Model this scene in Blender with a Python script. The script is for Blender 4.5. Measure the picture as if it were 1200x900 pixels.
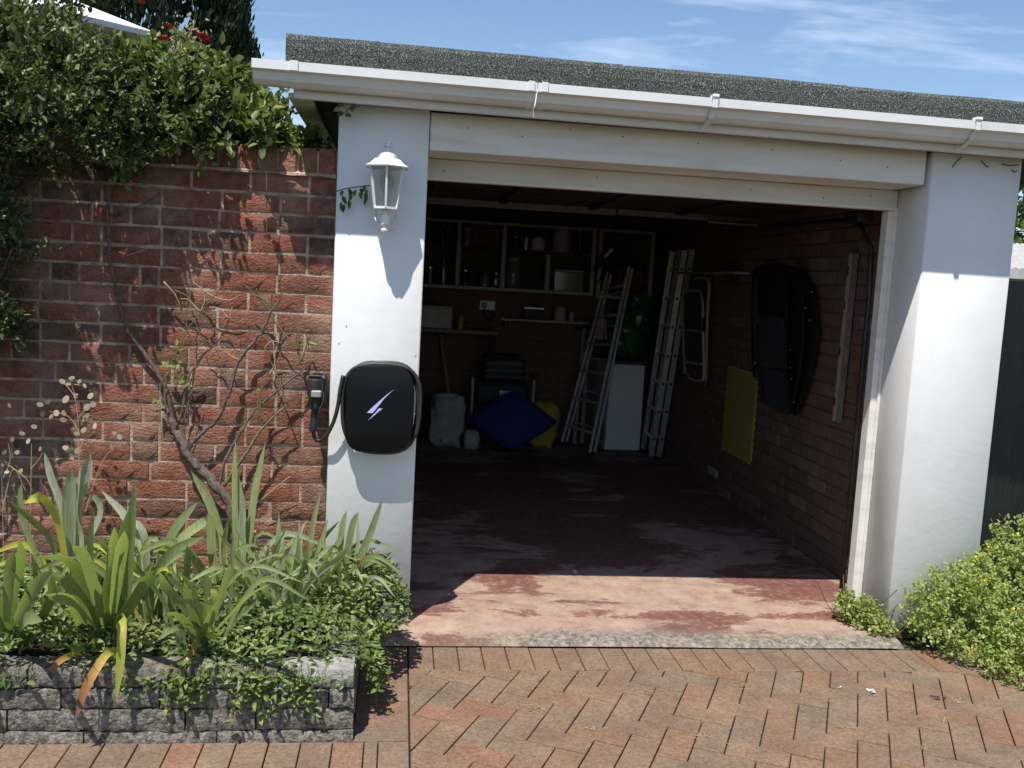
import bpy, math, random
import numpy as np
from mathutils import Vector, Matrix
random.seed(7); rng = np.random.default_rng(7)
S = bpy.context.scene
for o in list(bpy.data.objects): bpy.data.objects.remove(o, do_unlink=True)
COL = S.collection
R = math.radians

# ------------------------------------------------------------------ camera
CAM = Vector((-0.093, -3.937, 1.52)); FPX = 1100.0
def cam_axes(p, y, r):
    f = Vector((-math.sin(y)*math.cos(p), math.cos(y)*math.cos(p), -math.sin(p)))
    rt = Vector((math.cos(y), math.sin(y), 0)); up = rt.cross(f)
    return rt*math.cos(r)+up*math.sin(r), -rt*math.sin(r)+up*math.cos(r), f
RT, UP, FW = cam_axes(R(6.179), R(-7.068), R(3.096))
cd = bpy.data.cameras.new('camera'); cam = bpy.data.objects.new('camera', cd); COL.objects.link(cam)
cd.sensor_width = 36; cd.lens = 36*FPX/1200; cd.clip_start = .05; cd.clip_end = 800
M = Matrix.Identity(4)
for i in range(3):
    M[i][0] = RT[i]; M[i][1] = UP[i]; M[i][2] = -FW[i]; M[i][3] = CAM[i]
cam.matrix_world = M; S.camera = cam
def at(px, py, Y):                      # a point at the real distance Y, measured from the photograph
    d = FW + RT*((px-600)/FPX) - UP*((py-450)/FPX)
    return CAM + d*((Y-CAM.y)/d.y)
def atx(px, py, X):
    d = FW + RT*((px-600)/FPX) - UP*((py-450)/FPX)
    return CAM + d*((X-CAM.x)/d.x)

# ------------------------------------------------------------------ light
SUN_EL = R(64.5); SAZ = Vector((-.455, -.89, 0)).normalized()
to_sun = Vector((SAZ.x*math.cos(SUN_EL), SAZ.y*math.cos(SUN_EL), math.sin(SUN_EL)))
sd = bpy.data.lights.new('sun', 'SUN'); sd.energy = 4.2; sd.angle = R(.5); sd.color = (1, .95, .88)
sun = bpy.data.objects.new('sun', sd); COL.objects.link(sun)
sun.rotation_euler = (-to_sun).to_track_quat('-Z', 'Y').to_euler(); sun.location = (-4, -6, 12)
W = bpy.data.worlds.new('World'); S.world = W; W.use_nodes = True
nt = W.node_tree; N = nt.nodes; N.clear(); L = nt.links.new
out = N.new('ShaderNodeOutputWorld'); bg = N.new('ShaderNodeBackground'); sky = N.new('ShaderNodeTexSky')
sky.sky_type = 'NISHITA'; sky.sun_disc = False; sky.sun_elevation = SUN_EL; sky.sun_rotation = math.atan2(SAZ.x, SAZ.y)
sky.air_density = 1.0; sky.dust_density = .2; sky.ozone_density = 3.2
tc = N.new('ShaderNodeTexCoord'); sp = N.new('ShaderNodeSeparateXYZ'); L(tc.outputs['Generated'], sp.inputs[0])
mx = N.new('ShaderNodeMath'); mx.operation = 'MAXIMUM'; mx.inputs[1].default_value = .03; L(sp.outputs[2], mx.inputs[0])
cmb = N.new('ShaderNodeCombineXYZ')
for i in (0, 1):
    dv = N.new('ShaderNodeMath'); dv.operation = 'DIVIDE'; L(sp.outputs[i], dv.inputs[0]); L(mx.outputs[0], dv.inputs[1]); L(dv.outputs[0], cmb.inputs[i])
mp = N.new('ShaderNodeMapping'); mp.inputs['Scale'].default_value = (.42, .85, 1); mp.inputs['Rotation'].default_value = (0, 0, R(24)); mp.inputs['Location'].default_value = (1.9, .6, 0)
L(cmb.outputs[0], mp.inputs[0])
cn = N.new('ShaderNodeTexNoise'); cn.inputs['Scale'].default_value = 1.1; cn.inputs['Detail'].default_value = 9; cn.inputs['Roughness'].default_value = .58; cn.inputs['Distortion'].default_value = .5
L(mp.outputs[0], cn.inputs['Vector'])
cr = N.new('ShaderNodeValToRGB'); cr.color_ramp.elements[0].position = .50; cr.color_ramp.elements[1].position = .86
cr.color_ramp.elements[0].color = (0, 0, 0, 1); cr.color_ramp.elements[1].color = (.85, .85, .85, 1)
L(cn.outputs[0], cr.inputs[0])
mixs = N.new('ShaderNodeMixRGB'); mixs.inputs[2].default_value = (7.4, 8.4, 10.2, 1)
L(cr.outputs[0], mixs.inputs[0]); L(sky.outputs[0], mixs.inputs[1]); L(mixs.outputs[0], bg.inputs[0])
bg.inputs[1].default_value = .098; L(bg.outputs[0], out.inputs[0])
S.view_settings.view_transform = 'Standard'; S.view_settings.look = 'None'
S.view_settings.exposure = .60; S.view_settings.gamma = 1; S.view_settings.use_curve_mapping = False

# ------------------------------------------------------------------ helpers
ORG = {}
class MB:
    def __init__(s): s.v = []; s.f = []; s.a = []
    def add(s, vs, fs, rnd=None):
        n = len(s.v); s.v += [tuple(v) for v in vs]; s.f += [tuple(i+n for i in f) for f in fs]
        return s
    def box(s, x0, x1, y0, y1, z0, z1, b=0.0):
        c = ((x0+x1)/2, (y0+y1)/2, (z0+z1)/2); h = ((x1-x0)/2, (y1-y0)/2, (z1-z0)/2)
        if b <= 0:
            vs = [(x, y, z) for x in (x0, x1) for y in (y0, y1) for z in (z0, z1)]
            return s.add(vs, [(0, 1, 3, 2), (4, 6, 7, 5), (0, 4, 5, 1), (2, 3, 7, 6), (0, 2, 6, 4), (1, 5, 7, 3)])
        b = min(b, min(h)*.9); idx = {}; vs = []
        for sx in (-1, 1):
            for sy in (-1, 1):
                for sz in (-1, 1):
                    sg = (sx, sy, sz)
                    for a in range(3):
                        idx[sg, a] = len(vs); vs.append(tuple(c[k]+sg[k]*(h[k]-(0 if k == a else b)) for k in range(3)))
        fs = []
        def put(f):
            p = [Vector(vs[i]) for i in f]; n = (p[1]-p[0]).cross(p[2]-p[1]); m = sum(p, Vector())/len(p)-Vector(c)
            fs.append(tuple(f) if n.dot(m) > 0 else tuple(reversed(f)))
        for a in range(3):
            u, w = [k for k in range(3) if k != a]
            for sg in (-1, 1):
                q = []
                for (su, sw) in ((-1, -1), (1, -1), (1, 1), (-1, 1)):
                    k = [0]*3; k[a] = sg; k[u] = su; k[w] = sw; q.append(idx[tuple(k), a])
                put(q)
            for su in (-1, 1):
                for sw in (-1, 1):
                    k0 = [0]*3; k0[u] = su; k0[w] = sw; k1 = list(k0); k0[a] = -1; k1[a] = 1
                    put([idx[tuple(k0), u], idx[tuple(k1), u], idx[tuple(k1), w], idx[tuple(k0), w]])
        for sx in (-1, 1):
            for sy in (-1, 1):
                for sz in (-1, 1): put([idx[(sx, sy, sz), a] for a in range(3)])
        return s.add(vs, fs)
    def tube(s, pts, r, n=6, cap=True):
        pts = [Vector(p) for p in pts]; rs = r if isinstance(r, (list, tuple)) else [r]*len(pts)
        vs = []; fs = []; prev = None
        for i, p in enumerate(pts):
            t = (pts[min(i+1, len(pts)-1)]-pts[max(i-1, 0)]).normalized()
            if prev is None:
                u = t.orthogonal().normalized()
            else:
                u = (prev-t*prev.dot(t)).normalized()
            prev = u; w = t.cross(u)
            for k in range(n):
                a = 2*math.pi*k/n; vs.append(p+(u*math.cos(a)+w*math.sin(a))*rs[i])
        for i in range(len(pts)-1):
            for k in range(n):
                k2 = (k+1) % n; fs.append((i*n+k, i*n+k2, (i+1)*n+k2, (i+1)*n+k))
        if cap: fs.append(tuple(reversed(range(n)))); fs.append(tuple((len(pts)-1)*n+k for k in range(n)))
        return s.add(vs, fs)
    def lathe(s, prof, c, n=20, ph=0.0):
        vs = []; fs = []; m = len(prof)
        for (r, z) in prof:
            for k in range(n):
                a = ph+2*math.pi*k/n; vs.append((c[0]+r*math.cos(a), c[1]+r*math.sin(a), c[2]+z))
        for i in range(m-1):
            for k in range(n):
                k2 = (k+1) % n; fs.append((i*n+k, i*n+k2, (i+1)*n+k2, (i+1)*n+k))
        fs.append(tuple(reversed(range(n)))); fs.append(tuple((m-1)*n+k for k in range(n)))
        return s.add(vs, fs)
    def prism(s, poly, f0, f1, b=0.0):
        """poly: list of 2D; f0/f1: map 2D (and inset) to 3D at the back and the front"""
        n = len(poly); vs = [f0(p) for p in poly]+[f1(p) for p in poly]
        fs = [tuple(reversed(range(n))), tuple(range(n, 2*n))]+[(i, (i+1) % n, n+(i+1) % n, n+i) for i in range(n)]
        return s.add(vs, fs)
    def bar(s, a, b, w, d, up=(0, 0, 1)):
        a = Vector(a); b = Vector(b); t = (b-a).normalized(); u = Vector(up).cross(t)
        if u.length < 1e-4: u = Vector((1, 0, 0)).cross(t)
        u.normalize(); q = t.cross(u); vs = []
        for p in (a, b):
            for (i, j) in ((-1, -1), (1, -1), (1, 1), (-1, 1)): vs.append(p+u*(i*w/2)+q*(j*d/2))
        return s.add(vs, [(3, 2, 1, 0), (4, 5, 6, 7), (0, 1, 5, 4), (1, 2, 6, 5), (2, 3, 7, 6), (3, 0, 4, 7)])
    def build(s, name, mat, parent=None, smooth=False, fix=False):
        o0 = ORG.get(parent.name, Vector()) if parent else Vector()
        me = bpy.data.meshes.new(name); me.from_pydata([(v[0]-o0.x, v[1]-o0.y, v[2]-o0.z) for v in s.v], [], s.f)
        if fix:
            import bmesh
            bm = bmesh.new(); bm.from_mesh(me); bmesh.ops.recalc_face_normals(bm, faces=bm.faces); bm.to_mesh(me); bm.free()
        return link(me, name, mat, parent, smooth)
def link(me, name, mat, parent=None, smooth=False):
    if mat is not None and not me.materials: me.materials.append(mat)
    if smooth: me.polygons.foreach_set('use_smooth', [True]*len(me.polygons))
    o = bpy.data.objects.new(name, me); COL.objects.link(o)
    if parent: o.parent = parent; ORG[o.name] = ORG.get(parent.name, Vector())
    return o
def auto_smooth(o, ang=35):
    me = o.data
    me.polygons.foreach_set('use_smooth', [True]*len(me.polygons))
    me.set_sharp_from_angle(angle=R(ang)); return o
def thing(name, label, cat, loc=(0, 0, 0), group=None):
    o = bpy.data.objects.new(name, None); COL.objects.link(o); o.location = loc; ORG[o.name] = Vector(loc); o.empty_display_size = .1
    o['label'] = label; o['category'] = cat
    if group: o['group'] = group
    return o
def tag(o, label, cat, group=None):
    o['label'] = label; o['category'] = cat
    if group: o['group'] = group
    return o
def struct(o): o['kind'] = 'structure'; return o
def stuff(o): o['kind'] = 'stuff'; return o
def inst(me, name, parent, loc, rot=(0, 0, 0), sc=(1, 1, 1)):
    o = bpy.data.objects.new(name, me); COL.objects.link(o); o.parent = parent
    o.location = Vector(loc)-ORG.get(parent.name, Vector()); o.rotation_euler = rot; o.scale = sc
    return o
def spline(P, n=8):
    P = [Vector(p) for p in P]; Q = [P[0]*2-P[1]]+P+[P[-1]*2-P[-2]]; r = []
    for i in range(1, len(Q)-2):
        for k in range(n):
            t = k/n; a, b, c, d = Q[i-1], Q[i], Q[i+1], Q[i+2]
            r.append(.5*((2*b)+(-a+c)*t+(2*a-5*b+4*c-d)*t*t+(-a+3*b-3*c+d)*t**3))
    r.append(P[-1].copy()); return r
def clip(poly, a, b, c):               # keep a*x+b*y<=c
    o = []
    for i in range(len(poly)):
        p, q = poly[i], poly[(i+1) % len(poly)]; dp = a*p[0]+b*p[1]-c; dq = a*q[0]+b*q[1]-c
        if dp <= 0: o.append(p)
        if dp*dq < 0:
            t = dp/(dp-dq); o.append((p[0]+(q[0]-p[0])*t, p[1]+(q[1]-p[1])*t))
    return o
def area(p): return abs(sum(p[i][0]*p[(i+1) % len(p)][1]-p[(i+1) % len(p)][0]*p[i][1] for i in range(len(p))))/2

# ------------------------------------------------------------------ materials
def new_mat(name):
    m = bpy.data.materials.new(name); m.use_nodes = True; t = m.node_tree
    return m, t, t.nodes['Principled BSDF']
def nd(t, ty, **kw):
    n = t.nodes.new(ty)
    for k, v in kw.items():
        if k.startswith('i_'): n.inputs[int(k[2:]) if k[2:].isdigit() else k[2:].replace('_', ' ')].default_value = v
        else: setattr(n, k, v)
    return n
def ramp(t, pts, src, interp='LINEAR'):
    r = t.nodes.new('ShaderNodeValToRGB'); e = r.color_ramp; e.interpolation = interp
    while len(e.elements) < len(pts): e.elements.new(.5)
    for k, (p, c) in enumerate(pts):
        e.elements[k].position = p; e.elements[k].color = (*c, 1) if len(c) == 3 else c
    t.links.new(src, r.inputs[0]); return r.outputs[0]
def mixc(t, fac, a, b, mode='MIX'):
    n = t.nodes.new('ShaderNodeMixRGB'); n.blend_type = mode
    for k, v in ((0, fac), (1, a), (2, b)):
        if isinstance(v, (int, float)): n.inputs[k].default_value = v
        elif isinstance(v, (tuple, list)): n.inputs[k].default_value = (*v, 1)
        else: t.links.new(v, n.inputs[k])
    return n.outputs[0]
def coords(t, world=False, rnd=False, scale=(1, 1, 1)):
    if world: s = t.nodes.new('ShaderNodeNewGeometry').outputs['Position']
    else: s = t.nodes.new('ShaderNodeTexCoord').outputs['Object']
    m = t.nodes.new('ShaderNodeMapping'); m.inputs['Scale'].default_value = scale; t.links.new(s, m.inputs[0])
    if rnd:
        oi = t.nodes.new('ShaderNodeObjectInfo'); mu = nd(t, 'ShaderNodeMath', operation='MULTIPLY', i_1=83.0)
        t.links.new(oi.outputs['Random'], mu.inputs[0]); cb = t.nodes.new('ShaderNodeCombineXYZ')
        for k in range(3): t.links.new(mu.outputs[0], cb.inputs[k])
        t.links.new(cb.outputs[0], m.inputs['Location'])
    return m.outputs[0]
def noise(t, vec, scale, detail=5, rough=.6, dist=0):
    n = nd(t, 'ShaderNodeTexNoise', i_Scale=scale, i_Detail=detail, i_Roughness=rough, i_Distortion=dist); t.links.new(vec, n.inputs['Vector']); return n.outputs[0]
def bump(t, b, h, strength, dist=.01):
    n = nd(t, 'ShaderNodeBump', i_Strength=strength, i_Distance=dist); t.links.new(h, n.inputs['Height']); t.links.new(n.outputs[0], b.inputs['Normal'])
def mk(name, c1, c2=None, rough=.6, scale=6, bs=0, bscale=60, bd=.004, metal=0, spec=.5, world=True, stretch=(1, 1, 1), lo=.35, hi=.65):
    m, t, b = new_mat(name); v = coords(t, world=world, rnd=not world, scale=stretch)
    if c2 is None: c2 = tuple(x*.8 for x in c1)
    t.links.new(ramp(t, [(lo, c2), (hi, c1)], noise(t, v, scale, 8, .65)), b.inputs['Base Color'])
    b.inputs['Roughness'].default_value = rough; b.inputs['Metallic'].default_value = metal; b.inputs['Specular IOR Level'].default_value = spec
    if bs: bump(t, b, noise(t, v, bscale, 6, .6), bs, bd)
    return m
def leaf_mat(name, cols, rough=.45, trans=.3, spec=.35, veins=False):
    """cols: ramp over a per-leaf random value stored on the faces"""
    m, t, b = new_mat(name); a = t.nodes.new('ShaderNodeAttribute'); a.attribute_name = 'tone'
    c = ramp(t, [(i/(len(cols)-1), x) for i, x in enumerate(cols)], a.outputs['Fac'])
    if veins:
        v = coords(t, scale=(1, 1, .07)); c = mixc(t, .75, c, ramp(t, [(.32, (.62, .66, .58)), (.62, (1.18, 1.15, 1.12))], noise(t, v, 210, 3, .6)), 'MULTIPLY')
        br_ = ramp(t, [(.66, (0, 0, 0)), (.78, (.8, .8, .8))], noise(t, coords(t, world=True), 16, 6, .7)); c = mixc(t, br_, c, (.30, .25, .10))
    t.links.new(c, b.inputs['Base Color']); b.inputs['Roughness'].default_value = rough; b.inputs['Specular IOR Level'].default_value = spec
    tr = t.nodes.new('ShaderNodeBsdfTranslucent'); t.links.new(mixc(t, 1, c, (1.5, 1.7, .7), 'MULTIPLY'), tr.inputs[0])
    ms = nd(t, 'ShaderNodeMixShader', i_0=trans); t.links.new(b.outputs[0], ms.inputs[1]); t.links.new(tr.outputs[0], ms.inputs[2])
    t.links.new(ms.outputs[0], t.nodes['Material Output'].inputs[0]); return m

M_ = {}
def wallbrick():
    m, t, b = new_mat('rock_faced_brick'); oi = t.nodes.new('ShaderNodeObjectInfo'); v = coords(t, rnd=True)
    c = ramp(t, [(0, (.225, .090, .060)), (.25, (.28, .108, .070)), (.5, (.25, .10, .066)), (.72, (.205, .095, .066)), (.9, (.155, .09, .068)), (1, (.075, .047, .04))], oi.outputs['Random'])
    c = mixc(t, .75, c, ramp(t, [(.3, (.38, .35, .33)), (.6, (1.2, 1.15, 1.1))], noise(t, v, 30, 9, .75)), 'MULTIPLY')
    w = coords(t, world=True)
    ef = ramp(t, [(.45, (0, 0, 0)), (.66, (.8, .8, .8))], noise(t, w, 3.4, 12, .78))
    c = mixc(t, ef, c, (.40, .245, .175)); t.links.new(c, b.inputs['Base Color'])
    b.inputs['Roughness'].default_value = .95; b.inputs['Specular IOR Level'].default_value = .15
    v2 = coords(t, rnd=True, scale=(1, 1, 2.1)); mm = nd(t, 'ShaderNodeMath', operation='ADD')
    t.links.new(noise(t, v2, 42, 4, .6), mm.inputs[0]); t.links.new(noise(t, v, 130, 4, .6), mm.inputs[1])
    bump(t, b, mm.outputs[0], 1.0, .011); return m
M_['brick'] = wallbrick()
def smoothbrick():
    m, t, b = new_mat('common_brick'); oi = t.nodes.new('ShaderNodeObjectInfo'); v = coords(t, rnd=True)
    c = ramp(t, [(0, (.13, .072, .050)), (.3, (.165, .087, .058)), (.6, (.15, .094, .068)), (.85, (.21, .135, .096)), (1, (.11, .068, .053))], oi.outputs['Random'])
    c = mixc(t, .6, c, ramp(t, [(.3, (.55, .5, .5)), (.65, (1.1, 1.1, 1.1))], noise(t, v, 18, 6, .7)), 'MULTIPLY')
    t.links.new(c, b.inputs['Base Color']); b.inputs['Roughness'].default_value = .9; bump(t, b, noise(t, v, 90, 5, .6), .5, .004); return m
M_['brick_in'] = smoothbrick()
def paver():
    m, t, b = new_mat('clay_paver'); oi = t.nodes.new('ShaderNodeObjectInfo'); v = coords(t, rnd=True); w = coords(t, world=True)
    c = ramp(t, [(0, (.225, .145, .10)), (.22, (.205, .146, .104)), (.42, (.24, .136, .092)), (.6, (.215, .154, .112)), (.78, (.23, .151, .105)), (.93, (.19, .142, .108)), (1, (.255, .13, .086))], oi.outputs['Random'])
    c = mixc(t, .8, c, ramp(t, [(.34, (.45, .45, .42)), (.64, (1.42, 1.40, 1.36))], noise(t, v, 75, 6, .85)), 'MULTIPLY')
    c = mixc(t, .8, c, ramp(t, [(.3, (.6, .6, .6)), (.7, (1.15, 1.15, 1.12))], noise(t, w, 5, 9, .72)), 'MULTIPLY')
    sp_ = ramp(t, [(.70, (0, 0, 0)), (.76, (.6, .6, .6))], noise(t, v, 260, 2, .5))
    c = mixc(t, sp_, c, (.36, .28, .2)); t.links.new(c, b.inputs['Base Color'])
    b.inputs['Roughness'].default_value = .9; b.inputs['Specular IOR Level'].default_value = .2; bump(t, b, noise(t, v, 160, 5, .7), .6, .003); return m
M_['paver'] = paver()
M_['joint'] = mk('jointing_sand', (.045, .035, .026), (.016, .014, .011), .95, 25, .6, 200, .004, spec=.1)
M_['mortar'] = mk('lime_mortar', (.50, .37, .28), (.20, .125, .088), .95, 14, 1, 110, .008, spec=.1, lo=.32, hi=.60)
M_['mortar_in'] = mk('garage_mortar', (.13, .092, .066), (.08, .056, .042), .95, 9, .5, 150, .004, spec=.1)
def render_mat():
    m, t, b = new_mat('white_painted_render'); w = coords(t, world=True); w2 = coords(t, world=True, scale=(1, 1, 2.2))
    c = ramp(t, [(.3, (.70, .695, .675)), (.62, (.755, .75, .735))], noise(t, w, 5, 8, .7))
    d = ramp(t, [(.68, (0, 0, 0)), (.86, (.28, .28, .28))], noise(t, w2, 11, 8, .75)); c = mixc(t, d, c, (.5, .46, .40))
    zz = nd(t, 'ShaderNodeSeparateXYZ'); t.links.new(nd(t, 'ShaderNodeNewGeometry').outputs['Position'], zz.inputs[0])
    sz = nd(t, 'ShaderNodeMath', operation='MULTIPLY_ADD', i_1=.35); t.links.new(noise(t, w, 14, 8, .75), sz.inputs[0]); t.links.new(zz.outputs[2], sz.inputs[2])
    c = mixc(t, ramp(t, [(0, (.75, .75, .75)), (.2, (.55, .55, .55)), (.42, (0, 0, 0))], sz.outputs[0]), c, (.42, .36, .28))
    t.links.new(c, b.inputs['Base Color']); b.inputs['Roughness'].default_value = .62; b.inputs['Specular IOR Level'].default_value = .3
    mm = nd(t, 'ShaderNodeMath', operation='ADD'); t.links.new(noise(t, w, 24, 7, .6, .6), mm.inputs[0]); t.links.new(noise(t, w, 6, 4, .55), mm.inputs[1])
    bump(t, b, mm.outputs[0], .2, .005); return m
M_['render'] = render_mat()
M_['wood'] = mk('white_painted_wood', (.74, .71, .66), (.58, .54, .48), .5, 9, .25, 60, .003, stretch=(.25, 1, 2), lo=.25, hi=.55)
M_['upvc'] = mk('white_plastic', (.80, .80, .79), (.68, .67, .64), .35, 7, 0, stretch=(.4, 1, 1), lo=.25, hi=.5)
M_['soffit'] = mk('algae_stained_white', (.68, .70, .58), (.42, .46, .32), .7, 12, .2, 80)
def felt():
    m, t, b = new_mat('mineral_felt'); w = coords(t, world=True)
    c = ramp(t, [(.38, (.014, .016, .015)), (.52, (.055, .061, .055)), (.60, (.13, .14, .125)), (.70, (.31, .33, .30))], noise(t, w, 240, 2, .55))
    c = mixc(t, .6, c, ramp(t, [(.3, (.7, .7, .7)), (.7, (1.1, 1.15, 1.1))], noise(t, w, 3.5, 6, .6)), 'MULTIPLY')
    t.links.new(c, b.inputs['Base Color']); b.inputs['Roughness'].default_value = .95; bump(t, b, noise(t, w, 170, 2, .5), 1, .003); return m
M_['felt'] = felt()
def floor_mat():
    m, t, b = new_mat('worn_red_floor_paint'); w = coords(t, world=True); ws = coords(t, world=True, scale=(.6, 1.15, 1))
    bare = ramp(t, [(.3, (.205, .14, .108)), (.5, (.34, .235, .182)), (.7, (.44, .32, .25))], noise(t, w, 9, 10, .78))
    red = ramp(t, [(.3, (.125, .046, .037)), (.7, (.19, .078, .062))], noise(t, w, 14, 6, .6))
    n1 = noise(t, ws, 2.1, 15, .76, .4)
    gpos = nd(t, 'ShaderNodeNewGeometry').outputs['Position']; y = nd(t, 'ShaderNodeSeparateXYZ'); t.links.new(gpos, y.inputs[0])
    # paint survives in patches: inside the door, along the right wall, in a strip behind the nosing
    acc = n1
    for (px_, py_, r0, r1, a_) in ((.55, .68, .04, .34, .17), (2.10, .55, .1, .55, .15), (1.0, 1.35, .1, .75, .16), (2.1, 1.9, .2, .9, .12), (.5, 2.2, .2, 1.0, .12), (1.3, 3.2, .4, 1.6, .12), (1.25, .55, .1, .5, -.05), (1.75, 1.5, .1, .5, -.06)):
        dd = nd(t, 'ShaderNodeVectorMath', operation='DISTANCE', i_1=(px_, py_, .035)); t.links.new(gpos, dd.inputs[0])
        mr = nd(t, 'ShaderNodeMapRange', i_1=r0, i_2=r1, i_3=a_, i_4=0.0); t.links.new(dd.outputs['Value'], mr.inputs[0])
        ad = nd(t, 'ShaderNodeMath', operation='ADD'); t.links.new(acc, ad.inputs[0]); t.links.new(mr.outputs[0], ad.inputs[1]); acc = ad.outputs[0]
    band = ramp(t, [(.0, (0, 0, 0)), (.45, (0, 0, 0)), (.52, (.8, .8, .8)), (.62, (.7, .7, .7)), (.70, (0, 0, 0)), (1, (0, 0, 0))], nd_map(t, y.outputs[1], -.2, .4))
    a3 = nd(t, 'ShaderNodeMath', operation='MULTIPLY_ADD', i_1=.10); t.links.new(band, a3.inputs[0]); t.links.new(acc, a3.inputs[2])
    mask = ramp(t, [(.53, (0, 0, 0)), (.55, (.8, .8, .8)), (.60, (.97, .97, .97))], a3.outputs[0])
    flake = ramp(t, [(.38, (.45, .45, .45)), (.48, (1, 1, 1))], noise(t, w, 30, 9, .78)); mask = mixc(t, 1, mask, flake, 'MULTIPLY')
    c = mixc(t, mask, bare, red)
    st = ramp(t, [(.52, (0, 0, 0)), (.68, (.7, .7, .7))], noise(t, ws, 2.3, 11, .72, .3)); c = mixc(t, st, c, (.11, .08, .064))
    # mossy bare concrete nosing at the very edge
    ed = nd(t, 'ShaderNodeMath', operation='MULTIPLY_ADD', i_1=.17); t.links.new(noise(t, w, 7, 8, .7), ed.inputs[0]); t.links.new(y.outputs[1], ed.inputs[2])
    edge = ramp(t, [(0, (1, 1, 1)), (.42, (1, 1, 1)), (.60, (0, 0, 0))], nd_map(t, ed.outputs[0], -.2, .25))
    moss = ramp(t, [(.40, (.085, .08, .068)), (.5, (.19, .17, .14)), (.6, (.31, .27, .22))], noise(t, w, 40, 9, .8))
    xm = ramp(t, [(0, (0, 0, 0)), (.5, (0, 0, 0)), (1, (1, 1, 1))], nd_map(t, y.outputs[0], -.3, .55)); edge = mixc(t, 1, edge, xm, 'MULTIPLY')
    c = mixc(t, edge, c, moss)
    c = mixc(t, ramp(t, [(.66, (0, 0, 0)), (.72, (.6, .6, .6))], noise(t, w, 120, 3, .6)), c, (.06, .05, .045))
    t.links.new(c, b.inputs['Base Color']); b.inputs['Roughness'].default_value = .8; b.inputs['Specular IOR Level'].default_value = .3
    bump(t, b, noise(t, w, 45, 9, .7), .45, .006); return m
def nd_map(t, src, a, b_):
    n = nd(t, 'ShaderNodeMapRange', i_1=a, i_2=b_, i_3=0.0, i_4=1.0); t.links.new(src, n.inputs[0]); return n.outputs[0]
M_['floor'] = floor_mat()
M_['block'] = mk('split_concrete_block', (.32, .29, .245), (.09, .08, .067), .95, 60, 1, 95, .014, spec=.1, lo=.38, hi=.64)
M_['blockedge'] = mk('concrete_block_pale', (.42, .40, .37), (.2, .19, .17), .95, 18, .9, 70, .012, spec=.15)
M_['soil'] = mk('garden_soil', (.05, .035, .024), (.02, .015, .011), 1, 20, 1, 60, .02, spec=.1)
M_['black'] = mk('black_plastic', (.012, .012, .013), (.009, .009, .01), .32, 9)
M_['blackmatte'] = mk('matt_black_frame', (.010, .010, .011), (.007, .007, .008), .8, 20, spec=.2)
M_['brightalu'] = mk('bright_aluminium', (.62, .62, .61), (.48, .48, .47), .4, 16, metal=.25)
M_['blackgloss'] = mk('charger_cover_black', (.0065, .0065, .007), (.006, .006, .0065), .3, 20, spec=.22)
M_['rubber'] = mk('black_rubber', (.03, .03, .03), (.018, .018, .018), .5, 40)
M_['emblem'] = mk('lilac_emblem', (.52, .48, .82), (.44, .41, .72), .35, 40)
M_['greyplastic'] = mk('grey_plastic', (.30, .31, .31), (.22, .22, .22), .4, 40)
M_['lampwhite'] = mk('white_powder_coat', (.80, .80, .78), (.70, .69, .66), .4, 25, .15, 120)
M_['iron'] = mk('dark_metal', (.04, .04, .04), (.025, .025, .025), .5, 30, metal=.6)
M_['alu'] = mk('aluminium', (.55, .55, .54), (.38, .38, .37), .38, 16, metal=.85)
M_['dulalu'] = mk('dull_aluminium', (.26, .26, .26), (.15, .15, .15), .42, 16, metal=.7)
M_['greywood'] = mk('weathered_grey_wood', (.22, .20, .18), (.13, .12, .105), .8, 14, .4, 70)
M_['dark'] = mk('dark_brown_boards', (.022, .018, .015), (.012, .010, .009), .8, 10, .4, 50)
M_['blackpaint'] = mk('black_fence_paint', (.018, .018, .018), (.009, .009, .009), .42, 12, .7, 60, .006, stretch=(3, 3, .4))
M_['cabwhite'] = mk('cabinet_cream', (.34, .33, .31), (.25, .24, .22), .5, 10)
M_['cabback'] = mk('cabinet_back', (.05, .045, .04), (.03, .028, .025), .7, 6)
M_['freezer'] = mk('freezer_white', (.62, .65, .68), (.56, .59, .62), .35, 6)
M_['blue'] = mk('blue_fabric', (.009, .020, .13), (.007, .014, .10), .8, 10, .4, 50)
M_['yellow'] = mk('yellow_foam', (.33, .28, .05), (.27, .23, .04), .85, 10, .4, 160)
M_['sack'] = mk('white_woven_sack', (.40, .39, .37), (.28, .27, .26), .75, 8, .4, 60)
M_['greenbag'] = mk('green_plastic_bag', (.012, .13, .045), (.006, .07, .025), .28, 8)
M_['yellowbag'] = mk('yellow_bag', (.36, .28, .03), (.26, .2, .02), .7, 8)
M_['charcoal'] = mk('charcoal_mesh_fabric', (.03, .032, .038), (.02, .021, .025), .75, 30)
M_['redbox'] = mk('dark_red_card', (.11, .015, .01), (.07, .01, .008), .6, 8)
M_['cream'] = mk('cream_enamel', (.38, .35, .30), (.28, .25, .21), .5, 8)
M_['tin'] = mk('tin', (.35, .35, .35), (.22, .22, .22), .3, 12, metal=.8)
M_['bottle'] = mk('clear_grey_plastic', (.16, .17, .17), (.10, .11, .11), .12, 8)
M_['bark'] = mk('grey_rose_bark', (.16, .125, .10), (.06, .045, .035), .9, 60, .8, 120, .005)
M_['greencane'] = mk('green_rose_cane', (.15, .15, .05), (.09, .075, .03), .7, 40)
M_['straw'] = mk('dry_straw', (.40, .31, .18), (.27, .2, .11), .85, 40)
M_['redpetal'] = mk('red_petal', (.60, .035, .085), (.45, .02, .05), .5, 60)
M_['pinkpetal'] = mk('faded_pink_petal', (.50, .24, .22), (.40, .16, .15), .6, 60)
M_['yellowpetal'] = mk('yellow_petal', (.66, .60, .04), (.58, .50, .03), .6, 60)
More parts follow.
